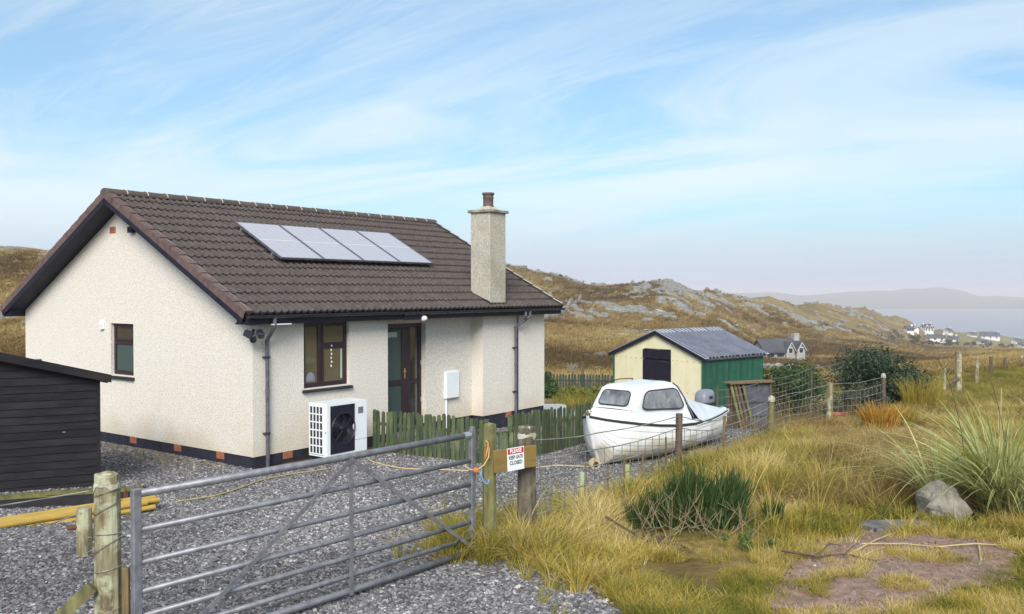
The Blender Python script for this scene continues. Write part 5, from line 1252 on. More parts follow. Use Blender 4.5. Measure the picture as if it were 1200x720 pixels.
# bare earth, flat stone, boulder, dead sticks
EARTH_P = [(2.0, 7.3), (2.35, 8.1), (2.75, 8.75), (3.35, 9.45), (3.6, 10.15), (5.05, 10.1), (4.95, 8.9), (4.4, 8.0), (3.4, 7.35), (2.7, 7.05)]
sheet('bare_earth', EARTH_P, .06, .012, P('earth', (.165, .098, .072), .95, (.32, .205, .155), scale=9, detail=7, bump=.02, bscale=18, third=(.16, .135, .075), tscale=5, tlo=.56, thi=.7, world=True), wob=.16)
SOIL_P = [(.40, 8.55), (.70, 9.3), (1.15, 9.75), (1.7, 9.6), (1.65, 9.1), (1.2, 8.75), (.95, 8.2), (.7, 8.0)]
sheet('bare_soil', SOIL_P, .06, .008, P('soil', (.05, .035, .022), .95, (.13, .095, .06), scale=10, detail=7, bump=.02, bscale=16, world=True), wob=.2)
EST = P('earth_pebble', (.14, .09, .075), .9, (.30, .23, .20), scale=9)
ESM = [EST]
def earth_stones():
    x = RNG.uniform(2.1, 5, 5200); y = RNG.uniform(7.2, 10.1, 5200); k = inside(EARTH_P, x, y) & (RNG.random(5200) < .25+.9*fbm(x*2, y*2, 3, 5)); x, y = x[k], y[k]; n = len(x)
    s_ = np.clip(RNG.lognormal(math.log(.018), .5, n), .008, .07)
    scatter('earth_stones', [stone_mesh(150+i, EST if i else GSTONE, .6) for i in range(5)], np.stack([x, y, terrain(x, y)[0]+.012], -1), RNG.uniform(-.5, 6, (n, 3)), np.stack([s_*1.2, s_, s_*.7], -1), RNG.integers(0, 5, n), np.clip(RNG.normal(.45, .2, n), 0, 1))
earth_stones()
def boulder(label, x, y, sx, sy, sz, seed, mat=ROCK, rz=0, sub=4, nm='boulder', cat='rock', sink=.3):
    bm = bmesh.new(); bmesh.ops.create_icosphere(bm, subdivisions=sub, radius=1); r = np.random.default_rng(seed)
    for v in bm.verts:
        p = np.array(v.co); k = 1+(fbm(p[0]*1.3+seed, p[1]*1.3+p[2]*1.7, 4, seed)-.5)*.75
        for pl_ in range(5):
            nn = np.random.default_rng(seed*10+pl_).normal(size=3); nn /= np.linalg.norm(nn); dd = p@nn
            if dd > .74: k *= .74/dd
        v.co = Vector((p[0]*sx*k, p[1]*sy*k, p[2]*sz*k))
    me = bpy.data.meshes.new(nm); bm.to_mesh(me); bm.free(); o = link(nm, me, mat, None, at(x, y, sz*(1-2*sink)), (0, 0, rz)); return tag(o, label, cat)
boulder('pale grey boulder in front of the arching tussock grass', 4.98, 10.48, .33, .28, .30, 4, rz=.3)
o = MB(); pts = [(.46*math.cos(a)*(1+.16*math.sin(3*a+1)+random.uniform(-.08, .08)), .28*math.sin(a)*(1+.14*math.cos(2*a)+random.uniform(-.1, .1)), 0) for a in [2*PI*k/18 for k in range(18)]]; o.prism(pts, (0, 0, .05)); o = o.build('flat_stone', SLATE, None, loc=at(4.28, 9.95, .0), rot=(0, 0, .1), bevel=.012); tag(o, 'flat dark grey stone slab at the top of the bare earth', 'stone')
def branch(label, x, y, segs, mat, nm='dead_branch', cat='branch'):
    mm = MB(); zb = Z(x, y)
    for pts, r in segs: mm.tube([(p[0], p[1], Z(x+p[0], y+p[1])-zb+p[2]) for p in pts], [r*(1-.6*i/(len(pts)-1)) for i in range(len(pts))], 5)
    o = mm.build(nm, mat, None, loc=(x, y, zb)); return tag(o, label, cat)
for k, (x, y, dx_, dy_) in enumerate(((3.25, 8.75, .95, .95), (3.55, 9.15, .75, -.25), (3.30, 8.6, .45, .4), (4.15, 8.95, .95, .12), (4.45, 8.55, .35, .75))):
    branch(['long pale straw stem lying across the left side of the bare earth', 'pale straw stem lying over the middle of the bare earth', 'short pale stem at the left corner of the bare earth', 'long straight straw stem on the right side of the bare earth', 'pale stem lying at the right edge below the boulder'][k], x, y, [([(0, 0, .02), (dx_*.5, dy_*.5, .045), (dx_, dy_, .03)], .011)], STRAW, 'straw_stem', 'stem')
branch('dark dead branch lying in the grass left of the bare earth', 2.6, 8.7, [([(0, 0, .08), (.3, -.1, .05), (.6, -.05, .06), (.85, -.2, .03)], .016), ([(.3, -.1, .05), (.5, .1, .12), (.62, .12, .10)], .009), ([(.6, -.05, .06), (.75, .12, .10)], .008)], TWIGD)
branch('dark forked branch on the gravel edge in front of the green broom', 1.0, 9.1, [([(0, .5, .22), (.25, .2, .12), (.5, 0, .04), (.8, -.1, .03)], .015), ([(.25, .2, .12), (.4, .35, .14), (.6, .4, .12)], .009), ([(.1, -.1, .02), (.5, .1, .06), (.9, .15, .08)], .008)], TWIGD)
branch('heap of thin brown twigs under the broom', 1.5, 9.6, [([(cx_, cy_, .03), (cx_+dx_*.5, cy_+dy_*.5, .09), (cx_+dx_, cy_+dy_, .04)], .006) for cx_, cy_, dx_, dy_ in [(random.uniform(-.2, 1.0), random.uniform(-.25, .25), random.uniform(-.35, .35), random.uniform(-.35, .35)) for _ in range(11)]], TWIG, 'twig_heap', 'twigs')

# ------------------------------------------------------------------ grass and plants
def tuft_mesh(nm, seed, n, h, spread, width, lean, mat, seg=4, curl=.6):
    r = np.random.default_rng(seed); V = []; F = []; B = []
    for _ in range(n):
        a = r.uniform(0, 2*PI); rad = spread*math.sqrt(r.random()); bx, by = rad*math.cos(a), rad*math.sin(a)
        hh = h*r.uniform(.55, 1.1); da = a+r.normal(0, .7); ln = lean*r.uniform(.2, 1.3); w = width*r.uniform(.6, 1.3); tw = r.uniform(0, PI); bt = r.random(); b0 = len(V)
        wx, wy = math.cos(tw)*w/2, math.sin(tw)*w/2
        for i in range(seg+1):
            f = i/seg; o_ = ln*hh*(f**1.8); dz_ = hh*(f-curl*ln*.35*f**3); px_, py_ = bx+math.cos(da)*o_, by+math.sin(da)*o_
            k = (1-f)**.7 if i < seg else .06
            V += [(px_-wx*k, py_-wy*k, dz_), (px_+wx*k, py_+wy*k, dz_)]; B += [bt, bt]
            if i: F.append((b0+2*i-2, b0+2*i-1, b0+2*i+1, b0+2*i))
    me = bpy.data.meshes.new(nm); me.from_pydata(V, [], F); me.materials.append(mat)
    at_ = me.attributes.new('blade', 'FLOAT', 'POINT'); at_.data.foreach_set('value', np.array(B, np.float32)); me.shade_smooth(); return me
GR_S = tuft_mat('meadow_grass', [(0, (.070, .095, .014)), (.28, (.22, .215, .032)), (.55, (.42, .325, .055)), (.8, (.56, .42, .115)), (1, (.68, .57, .28))])
GR_B = tuft_mat('moor_sedge', [(0, (.07, .045, .016)), (.35, (.19, .115, .036)), (.65, (.33, .22, .07)), (1, (.50, .39, .17))])
short = [tuft_mesh('short_tuft', 200+i, 24, .19, .10, .009, 1.1, GR_S, 4) for i in range(5)]
tall = [tuft_mesh('tall_tuft', 220+i, 34, .42, .07, .009, 1.05, GR_S, 5, .9) for i in range(5)]
sedge = [tuft_mesh('sedge_tuft', 240+i, 36, .48, .08, .0085, 1.1, GR_B, 5, .9) for i in range(5)]
earth_in = lambda x, y, m_: inside(EARTH_P, x+RNG.normal(0, m_, len(x)), y+RNG.normal(0, m_, len(x)))
def meadow():
    n = 86000; u = RNG.random(n); y = 6.4*(60/6.4)**(u**1.15); th = RNG.uniform(-.10, .92, n); x = y*th
    fx_ = fence_x(y); side = x-fx_
    # right of the fence, plus the verge that spills under it; thinner with distance
    edge = np.where(y < 9.0, np.interp(y, [6, 7.2, 7.6, 8.1, 8.5, 8.75, 9.0], [1.25, .92, .75, .48, .12, -.24, -.26]), fx_-.10)
    edge = edge+(fbm(y*2.5, x*2.5, 3, 61)-.5)*.5
    k = (x > edge) & ~(earth_in(x, y, .12) & (fbm(x*2.3, y*2.3, 3, 19) < .575)) & ~(np.hypot(x-8.9, (y-21.6)*1.0) < .8) & (fbm(x*1.9, y*1.9, 3, 17) > np.where(y < 16, .40, .33)) & ~((np.abs(x-1.98) < .62) & (np.abs(y-9.95) < .25))
    k &= ~(inside(SOIL_P, x, y) & (RNG.random(n) < .62))
    k &= ~((np.hypot(x-4.28, (y-9.95)*1.5) < .45) | (np.hypot(x-4.92, y-10.45) < .36))
    x, y = x[k], y[k]; n = len(x); fx_ = fence_x(y); side = x-fx_; z = terrain(x, y)[0]
    tallness = fbm(x*.55, y*.55, 4, 77); px = 600+1061*x/y; py = 341.4+1061*(CAMZ-z)/y
    p_tall = np.clip(sst(.36, .56, tallness)*sst(625, 580, py)*1.0 + sst(.55, .15, np.abs(side-.2))*.8*(y < 22) + sst(12, 15, y)*.3, 0, 1)
    brown = sst(950, 985, px)*sst(1110, 1070, px)*sst(478, 495, py)*sst(590, 560, py)*.75 + sst(585, 600, px)*sst(740, 700, px)*sst(545, 560, py)*sst(630, 605, py)*.55 + sst(1060, 1090, px)*sst(435, 450, py)*sst(520, 490, py)*.35
    p_sedge = np.clip(brown*(.5+fbm(x*1.2, y*1.2, 2, 45)) + sst(.47, .56, fbm(x*.45+9, y*.45, 3, 99))*sst(610, 560, py)*sst(900, 980, px)*sst(24, 19, y)*1.2+.75*sst(1.6, .5, np.abs(side-.5))*sst(14, 17, y)*(fbm(x*1.1, y*1.1, 2, 44) > .45) + .10*sst(620, 590, py), 0, .9)
    r = RNG.random(n); kind = np.where(RNG.random(n) < p_sedge, 2, np.where(r < p_tall, 1, 0))
    far_ = sst(30, 42, y)
    kind = np.where(far_ > RNG.random(n), 0, kind)
    kind = np.where((px > 1040) & (y > 20) & (y < 48) & (RNG.random(n) < .45), 1, kind)
    idx = kind*5+RNG.integers(0, 5, n); idx = np.where((RNG.random(n) < .022) & (y > 8.6) & (y < 30), 15+RNG.integers(0, 3, n), idx)
    green = fbm(x*1.1+4, y*1.1, 5, 123, .65)
    tint = np.clip(.60+(green-.5)*2.3+RNG.normal(0, .15, n)-.08*(kind == 0)-.05*sst(640, 700, py)+.05*(kind == 1)+.3*(RNG.random(n) < .10), .14, 1)
    tint = np.where((px > 1030) & (y > 26) & (kind < 2), .33+RNG.normal(0, .07, n), tint)
    tint = np.where(far_ > .3, np.clip(.31+(green-.5)*.8+RNG.normal(0, .08, n), 0, 1), tint)
    sc = RNG.uniform(.45, 1.35, n)*(1-.30*sst(11, 17, y))*(.72+.28*sst(670, 610, py))*np.where((x > 1.6) & (x < 4.9) & (y < 9.6), .62, 1); sc = sc*np.where((x > 7.4) & (x < 9.6) & (y > 18.5) & (y < 21.6), .5, 1)*np.where((np.hypot(x-2.0, (y-9.5)*1.1) < .8), .45, 1); wide = sc*(1+.03*np.clip(y-10, 0, 40))
    sc = np.where(far_ > .3, sc*.8, sc)*np.where((kind > 0) & (tallness < .45), .8, 1)
    stalks = [tuft_mesh('stalk_tuft', 280+i, 4, .68, .05, .008, .5, GR_S, 5, .5) for i in range(3)]
    scatter('meadow_grass', short+tall+sedge+stalks, np.stack([x, y, z-.01], -1), np.stack([RNG.normal(.0, .14, n), RNG.normal(0, .14, n), RNG.uniform(0, 6.28, n)], -1), np.stack([wide, wide, sc], -1), idx, tint, label='yellow and tan rough grass growing on the bank beside the track', cat='grass')
    # patches inside the gate and on the gravel
    pts = []
    for cx, cy, sx, sy, m_ in ((-.55, 9.15, .22, .35, 60), (-.35, 9.5, .2, .4, 40), (.55, 7.75, .2, .3, 14), (.35, 8.7, .25, .3, 60), (.0, 8.75, .22, .12, 40), (.75, 10.6, .3, .4, 60), (-.1, 10.2, .3, .4, 25)):
        for _ in range(m_): pts.append((RNG.normal(cx, sx), RNG.normal(cy, sy)))
    for _ in range(420): f = RNG.random(); b = RNG.uniform(.6, 6.5); p = HP(-.08-.75*RNG.random()**1.6, b, 0); pts.append((p.x, p.y))
    for _ in range(160): pts.append((RNG.uniform(1.5, 4.4), RNG.uniform(29, 37)))
    pts = np.array(pts); x, y = pts[:, 0], pts[:, 1]; n = len(x); z = terrain(x, y)[0]; nearg = y < 12
    scl = np.where(nearg, RNG.uniform(.6, 1.15, n), np.where(y > 25, RNG.uniform(1.2, 2.2, n), RNG.uniform(.14, .34, n)))
    scatter('yard_weeds', short+tall, np.stack([x, y, z+.01], -1), np.stack([RNG.normal(0, .15, n), RNG.normal(0, .15, n), RNG.uniform(0, 6.28, n)], -1), np.stack([scl]*3, -1),
            np.where(nearg & (RNG.random(n) < .6), 5, 0)+RNG.integers(0, 5, n), np.clip(np.where(nearg, .5, np.where(y > 25, .28, .62))+RNG.normal(0, .15, n), 0, 1), label='grass and weeds growing out of the gravel', cat='weeds')
meadow()
def blades_obj(label, nm, cat, x, y, n, h, spread, width, lean, mat, seed, seg=7, curl=.7, group=None, bias=None, part='blades', lift=0):
    me = tuft_mesh(nm+'_'+part, seed, n, h, spread, width, lean, mat, seg, curl)
    a = me.attributes.new('tint', 'FLOAT', 'POINT'); v = np.zeros(len(me.vertices), np.float32); me.attributes['blade'].data.foreach_get('value', v); a.data.foreach_set('value', v)
    t = thing(nm, label, cat, at(x, y, lift), seed, group); link(part, me, None, t); return t
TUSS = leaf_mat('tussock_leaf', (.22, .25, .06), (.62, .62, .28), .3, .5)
tu = blades_obj('big arching pale green tussock grass at the right edge', 'tussock_grass', 'grass clump', 5.72, 10.5, 440, 1.65, .24, .032, 1.05, TUSS, 5, 12, 1.35)
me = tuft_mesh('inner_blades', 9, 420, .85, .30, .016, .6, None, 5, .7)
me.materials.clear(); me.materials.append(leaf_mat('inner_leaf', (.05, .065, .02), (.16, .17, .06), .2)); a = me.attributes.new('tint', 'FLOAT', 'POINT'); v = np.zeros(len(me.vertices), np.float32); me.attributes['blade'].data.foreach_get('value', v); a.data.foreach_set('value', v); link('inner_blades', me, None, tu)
DRY = leaf_mat('dry_leaf', (.16, .10, .04), (.36, .27, .12), .3, .6)
me = tuft_mesh('dead_leaves', 8, 160, .75, .32, .012, 1.3, DRY, 7, .9); a = me.attributes.new('tint', 'FLOAT', 'POINT'); v = np.zeros(len(me.vertices), np.float32); me.attributes['blade'].data.foreach_get('value', v); a.data.foreach_set('value', v); link('dead_leaves', me, None, tu)
blades_obj('low arching pale tussock left of the big one, behind the boulder', 'tussock_grass', 'grass clump', 5.25, 11.0, 170, 1.35, .18, .024, 1.35, TUSS, 6, 11, 1.2)
STK = leaf_mat('seed_stalk', (.34, .27, .10), (.5, .42, .2), .2)
for k, (x, y, h, dx_, dy_) in enumerate(((5.35, 10.6, 2.0, -.35, .05), (5.75, 10.4, 1.95, -.30, .1), (5.72, 10.6, 1.55, .02, 0))):
    zb = Z(x, y); o = MB(); n = 10
    if k < 2: o.tube([(dx_*(q/n)**2.5*1.0, dy_*q/n, h*(q/n)-(.10*(max(0, q/n-.75)*4)**2)) for q in range(n+1)], [.006*(1-.5*q/n) for q in range(n+1)], 4)
    else: o.tube([(dx_*q/n, 0, h*q/n) for q in range(n+1)], .007, 4)
    o = o.build('seed_stalk', TWIGD if k < 2 else STRAW, None, loc=(x, y, zb)); tag(o, ['tall thin dark stalk curving left out of the tussock', 'tall thin dark stalk at the far right edge', 'straight straw coloured stalk rising from the tussock'][k], 'stalk')
BROOM = leaf_mat('broom_green', (.020, .046, .012), (.075, .118, .032), .1, .6); BROOM_S = BROOM
def spiky(label, x, y, w, h, n, seed, twigs=0):
    r = np.random.default_rng(seed); t = thing('broom_shrub', label, 'shrub', at(x, y))
    for part in range(max(1, n//260)):
        V, F, T = [], [], []
        cx, cy = r.uniform(-w*.42, w*.42), r.uniform(-.15, .15); hh0 = h*r.uniform(.55, 1.12)*(1-.15*abs(cx)/(w*.4))
        for _ in range(260):
            a = r.uniform(0, 2*PI); rad = r.random()**.7*.085; bx, by = cx+rad*math.cos(a), cy+rad*math.sin(a); z0 = r.uniform(0, .45)*hh0
            d = Vector((r.normal(0, .24)+cx*.45, r.normal(0, .24), 1)).normalized(); l = r.uniform(.3, .62)*hh0; sp = .18*z0/h
            b = Vector((bx+(bx-cx)*z0*2.2, by+(by-cy)*z0*2.2, z0)); e = b+d*l; w_ = .006; sx = Vector((r.normal(), r.normal(), 0)).normalized()*w_; m_ = b.lerp(e, .6)+Vector((r.normal(0, .01), r.normal(0, .01), 0))
            b0 = len(V); V += [b-sx, b+sx, m_+sx*.9, m_-sx*.9, e]; F += [(b0, b0+1, b0+2, b0+3), (b0+3, b0+2, b0+4)]; T += [r.random()]*5
        me = bpy.data.meshes.new('stems'); me.from_pydata(V, [], F); me.materials.append(BROOM); at_ = me.attributes.new('tint', 'FLOAT', 'POINT'); at_.data.foreach_set('value', np.array(T, np.float32)); link('stems', me, None, t)
    if twigs:
        mm = MB()
        for _ in range(twigs):
            p = Vector((r.uniform(-w*.45, w*.45), r.uniform(-.5, -.15), 0)); d = Vector((r.normal(0, .5), r.normal(-.1, .25), 1)).normalized(); l = r.uniform(.35, .75)*h
            m1 = p+d*l*.5; m2 = p+d*l+Vector((r.normal(0, .06), 0, 0)); mm.tube([p, m1, m2], [.0055, .0045, .002], 4)
            for q in range(3): s0 = p.lerp(m2, r.uniform(.3, .8)); mm.tube([s0, s0+(d+Vector((r.normal(0, .7), r.normal(0, .3), .1))).normalized()*l*.45], [.003, .0015], 4)
        mm.build('dead_twigs', TWIG, t)
    return t
spiky('big dark green broom clump with bare twigs in front', 1.98, 9.95, 1.45, .78, 260*18, 21, 30)
spiky('small dark green broom tuft right of the big clump', 2.92, 10.1, .30, .40, 260*2, 22)
HERB = leaf_mat('dock_leaf', (.05, .10, .025), (.14, .20, .05), .2)
CROC = leaf_mat('crocosmia_leaf', (.30, .24, .05), (.60, .24, .03), .3); YB = leaf_mat('yellow_leaf', (.26, .22, .04), (.48, .34, .05), .3)
blades_obj('orange and yellow clump of sword leaves by the fence', 'crocosmia_clump', 'plant', 8.75, 21.5, 300, .66, .38, .028, .6, CROC, 31, 5)
blades_obj('second orange clump merging into the yellow one beside it', 'crocosmia_clump', 'plant', 9.4, 21.9, 200, .55, .36, .028, .6, YB, 32, 5)
blades_obj('tall yellow leafy clump right of the dark rounded shrub', 'yellow_shrub', 'shrub', 11.6, 25.6, 420, 1.0, .5, .02, .5, YB, 33, 5)
def leafy(label, nm, x, y, rx, ry, h, z0, n, size, mat, seed, clumps=26, group=None, cat='shrub', trunk=True, base=None, blob=.34, loc=None):
    r = np.random.default_rng(seed); t = thing(nm, label, cat, loc if loc is not None else at(x, y), 0, group); V, F, T = [], [], []
    cl = []
    while len(cl) < clumps:
        p = r.uniform(-1, 1, 3); q = np.linalg.norm(p)
        if .35 < q < .95: cl.append((p*np.array([rx, ry, h*.46])+np.array([0, 0, z0+h*.5]), r.uniform(.7, 1.25)*blob*min(rx, h*.6)*1.25, r.uniform(-.18, .18)))
    for i in range(n):
        c_, rad, tt = cl[r.integers(0, clumps)]; d = r.normal(size=3); d /= np.linalg.norm(d); p = c_+d*rad*r.uniform(.55, 1.08)*np.array([1, 1, .85])
        if p[2] < .02: p[2] = r.uniform(.02, .25)
        nn = Vector(d+r.normal(0, .45, 3)+np.array([0, 0, .35])).normalized(); a = nn.cross(Vector((r.normal(), r.normal(), r.normal()))).normalized(); b = nn.cross(a); s_ = size*r.uniform(.6, 1.3); P0 = Vector(p); b0 = len(V)
        V += [P0-a*s_, P0+b*s_*.42-nn*s_*.1, P0+a*s_, P0-b*s_*.42-nn*s_*.1]; F.append((b0, b0+1, b0+2, b0+3)); v = min(1, max(0, r.beta(2, 2.6)+tt)); T += [v]*4
    me = bpy.data.meshes.new('crown'); me.from_pydata(V, [], F); me.materials.append(mat); at_ = me.attributes.new('tint', 'FLOAT', 'POINT'); at_.data.foreach_set('value', np.array(T, np.float32)); link('crown', me, None, t)
    if trunk:
        mm = MB()
        mm.tube([(0, 0, -.1), (.02, 0, z0+h*.3), (.0, .02, z0+h*.6)], [.05*h/2, .035*h/2, .015*h/2], 7)
        for c_, rad, _ in cl[:16]: m_ = Vector(c_)*.5+Vector((0, 0, .1)); mm.tube([(0, 0, .02), m_, Vector(c_)], [.025*h/2, .018*h/2, .006], 5)
        mm.build('trunk', BARK, t)
    return t
DKG = leaf_mat('dark_leaf', (.010, .026, .012), (.060, .098, .045), .12, .45); MDG = leaf_mat('mid_leaf', (.016, .045, .010), (.075, .135, .03), .2, .5); OLV = leaf_mat('olive_leaf', (.035, .045, .025), (.13, .145, .085), .2, .6)
BRN = leaf_mat('thicket_leaf', (.030, .028, .022), (.07, .06, .048), .1, .7)
leafy('dark rounded evergreen shrub standing taller than the others right of the tin shed', 'evergreen_shrub', 11.15, 27.3, 1.15, 1.0, 1.95, .0, 17000, .050, DKG, 51, 46, blob=.40)
leafy('bright green bushy shrub against the right end of the tin shed', 'green_shrub', 8.35, 27.0, .85, .8, 1.62, .0, 9500, .050, MDG, 52, 30, blob=.40)
leafy('grey green loose bush in front of the dark evergreen, by the fence', 'olive_bush', 10.15, 25.9, .62, .5, .95, .0, 3600, .038, OLV, 53, 18)
leafy('grey green low bush left of the loose one, behind the wire', 'olive_bush', 9.3, 25.4, .5, .5, .75, .0, 2200, .036, OLV, 54, 14)
leafy('dark green hedge shrub at the left end of the back garden picket fence', 'garden_shrub', 1.35, 36.8, .5, .6, 1.05, .0, 1500, .07, MDG, 55, 12)
leafy('small dark green shrub low behind the house corner', 'garden_shrub', 1.25, 33.0, .4, .5, .6, .0, 900, .06, MDG, 56, 10)
leafy('low yellow green border plants in the back garden', 'border_plant', 2.6, 32.5, 1.1, .8, .45, .0, 2200, .06, leaf_mat('lime_leaf', (.09, .12, .02), (.26, .27, .05), .25), 57, 20, trunk=False)
leafy('green dock leaves in the grass at the foot of the broom', 'dock_plant', 2.45, 9.15, .32, .2, .16, .0, 520, .026, HERB, 58, 8, cat='plant', trunk=False)
t = thing('cabbage_palm', 'small spiky pale plant on a stalk behind the back fence', 'plant', at(2.75, 41)); MB().tube([(0, 0, -.1), (.02, 0, .95)], .035, 6).build('stalk', WOODD, t)
me = tuft_mesh('spikes', 61, 70, .45, .05, .035, 1.0, leaf_mat('pale_spike', (.22, .22, .17), (.5, .5, .42), .2), 4, .6); a = me.attributes.new('tint', 'FLOAT', 'POINT'); a.data.foreach_set('value', np.linspace(0, 1, len(me.vertices)).astype(np.float32)); link('leaves', me, None, t, (0, 0, .85))
t = thing('garden_post', 'lone brown post standing behind the back garden fence', 'post', at(3.05, 39.2)); MB().tube([(0, 0, -.1), (.02, 0, 1.35)], .05, 7).build('stake', WOODD, t)
blades_obj('dead tangled bramble stems beside the timber crate', 'bramble', 'shrub', 7.2, 23.2, 70, 1.1, .5, .012, 1.2, DRY, 63, 7)
blades_obj('dry brown grass clump in front of the green shed corner', 'dry_grass_clump', 'grass clump', 5.4, 19.9, 130, .5, .45, .008, .7, DRY, 64, 5)

# ------------------------------------------------------------------ hillside rocks, wall, village, haze
RSTONE = bpy.data.materials.new('hill_rock'); RSTONE.use_nodes = True
_t = RSTONE.node_tree; _a = N(_t, 'ShaderNodeAttribute', attribute_name='tint'); _a.attribute_type = 'INSTANCER'
_r = ramp(_t, [(0, (.08, .072, .06)), (.5, (.20, .19, .17)), (1, (.36, .345, .32))]); _n = N(_t, 'ShaderNodeTexNoise', i_Scale=3.0, i_Detail=6.0); _tc = N(_t, 'ShaderNodeTexCoord'); _t.links.new(_tc.outputs['Object'], _n.inputs['Vector'])
_m = N(_t, 'ShaderNodeMath', operation='MULTIPLY_ADD', i_1=.9, i_2=-.45); _t.links.new(_n.outputs['Fac'], _m.inputs[0]); _m2 = N(_t, 'ShaderNodeMath', operation='ADD', use_clamp=True); _t.links.new(_m.outputs[0], _m2.inputs[0]); _t.links.new(_a.outputs['Fac'], _m2.inputs[1])
_t.links.new(_m2.outputs[0], _r.inputs[0]); _t.links.new(_r.outputs[0], _t.nodes['Principled BSDF'].inputs['Base Color']); _t.nodes['Principled BSDF'].inputs['Roughness'].default_value = .95
def hill_rocks():
    n = 90000; d = 55*(620/55)**RNG.random(n); px = RNG.uniform(-60, 1090, n); x = (px-600)/1061.3*d; y = d
    z, rk, px, dd, r = terrain(x, y)
    k = RNG.random(n) < np.clip(rk*.10+.008+.07*sst(.52, .66, fbm(x/8, y/11, 4, 303)), 0, 1)*np.where(px > 1040, .3, 1)
    x, y, z, rk, d = x[k], y[k], z[k], rk[k], d[k]; n = len(x)
    s = np.clip(RNG.lognormal(math.log(.5), .6, n), .18, 3.0)*(.55+.5*rk)*(.55+d/320)
    scatter('hillside_rocks', [stone_mesh(300+i, RSTONE, .5, 2, .4) for i in range(8)], np.stack([x, y, z-s*.06], -1), np.stack([RNG.normal(0, .2, n), RNG.normal(0, .2, n), RNG.uniform(0, 6.28, n)], -1),
            np.stack([s*RNG.uniform(.9, 1.9, n), s, s*RNG.uniform(.5, 1.0, n)], -1), RNG.integers(0, 8, n), np.clip(RNG.normal(.5, .2, n), 0, 1), label='grey rocks and outcrops scattered over the moorland hillside', cat='rocks')
hill_rocks()
def moor_tufts():
    n = 42000; d = 42*(330/42)**RNG.random(n); px = RNG.uniform(-60, 1240, n); x = (px-600)/1061.3*d; y = d; z, rk, px, dd, r = terrain(x, y)
    k = rk < .4; x, y, z, d = x[k], y[k], z[k], d[k]; n = len(x); px = px[k]
    hum = [tuft_mesh('hummock', 260+i, 30, .55, .45, .05, .9, GR_B, 3) for i in range(4)]
    s = RNG.uniform(.6, 1.5, n)*(.6+d/140); g = fbm(x/18, y/25, 4, 202)
    scatter('moor_grass', hum, np.stack([x, y, z-.03], -1), np.stack([np.zeros(n), np.zeros(n), RNG.uniform(0, 6.28, n)], -1), np.stack([s, s, s*.6], -1), RNG.integers(0, 4, n), np.clip(.52+(g-.5)*1.6+RNG.normal(0, .1, n), 0, 1), label='brown moor grass on the slopes behind the house', cat='grass')
moor_tufts()
# drystone wall climbing the hill
t = thing('drystone_wall', 'pale drystone wall curving up the hillside behind the house', 'wall', (0, 0, 0))
wp = [Vector(((px-600)/1061.3*d, d, 0)) for px, d in ((590, 158), (625, 162), (640, 167), (655, 178), (668, 194), (676, 213), (681, 236))]
mm = MB(); q = []
for i in range(len(wp)-1):
    L_ = (wp[i+1]-wp[i]).length; n = max(2, int(L_/1.6))
    for j in range(n): q.append(wp[i].lerp(wp[i+1], j/n))
rows = []
for i, p in enumerate(q):
    d = (q[min(i+1, len(q)-1)]-q[max(i-1, 0)]); d.z = 0; d.normalize(); s_ = Vector((d.y, -d.x, 0)); zz = Z(p.x, p.y); hh = .85+random.uniform(-.15, .15)
    rows.append([(*(p+s_*o_).to_2d(), zz+h_) for o_, h_ in ((-.42, -.3), (-.3, hh*.6), (-.17, hh), (.17, hh+random.uniform(-.1, .1)), (.3, hh*.6), (.42, -.3))])
mm.grid(rows); mm.build('wall', P('drystone', (.15, .14, .115), .95, (.31, .295, .255), scale=2.2, detail=5, bump=.05, bscale=4), t)
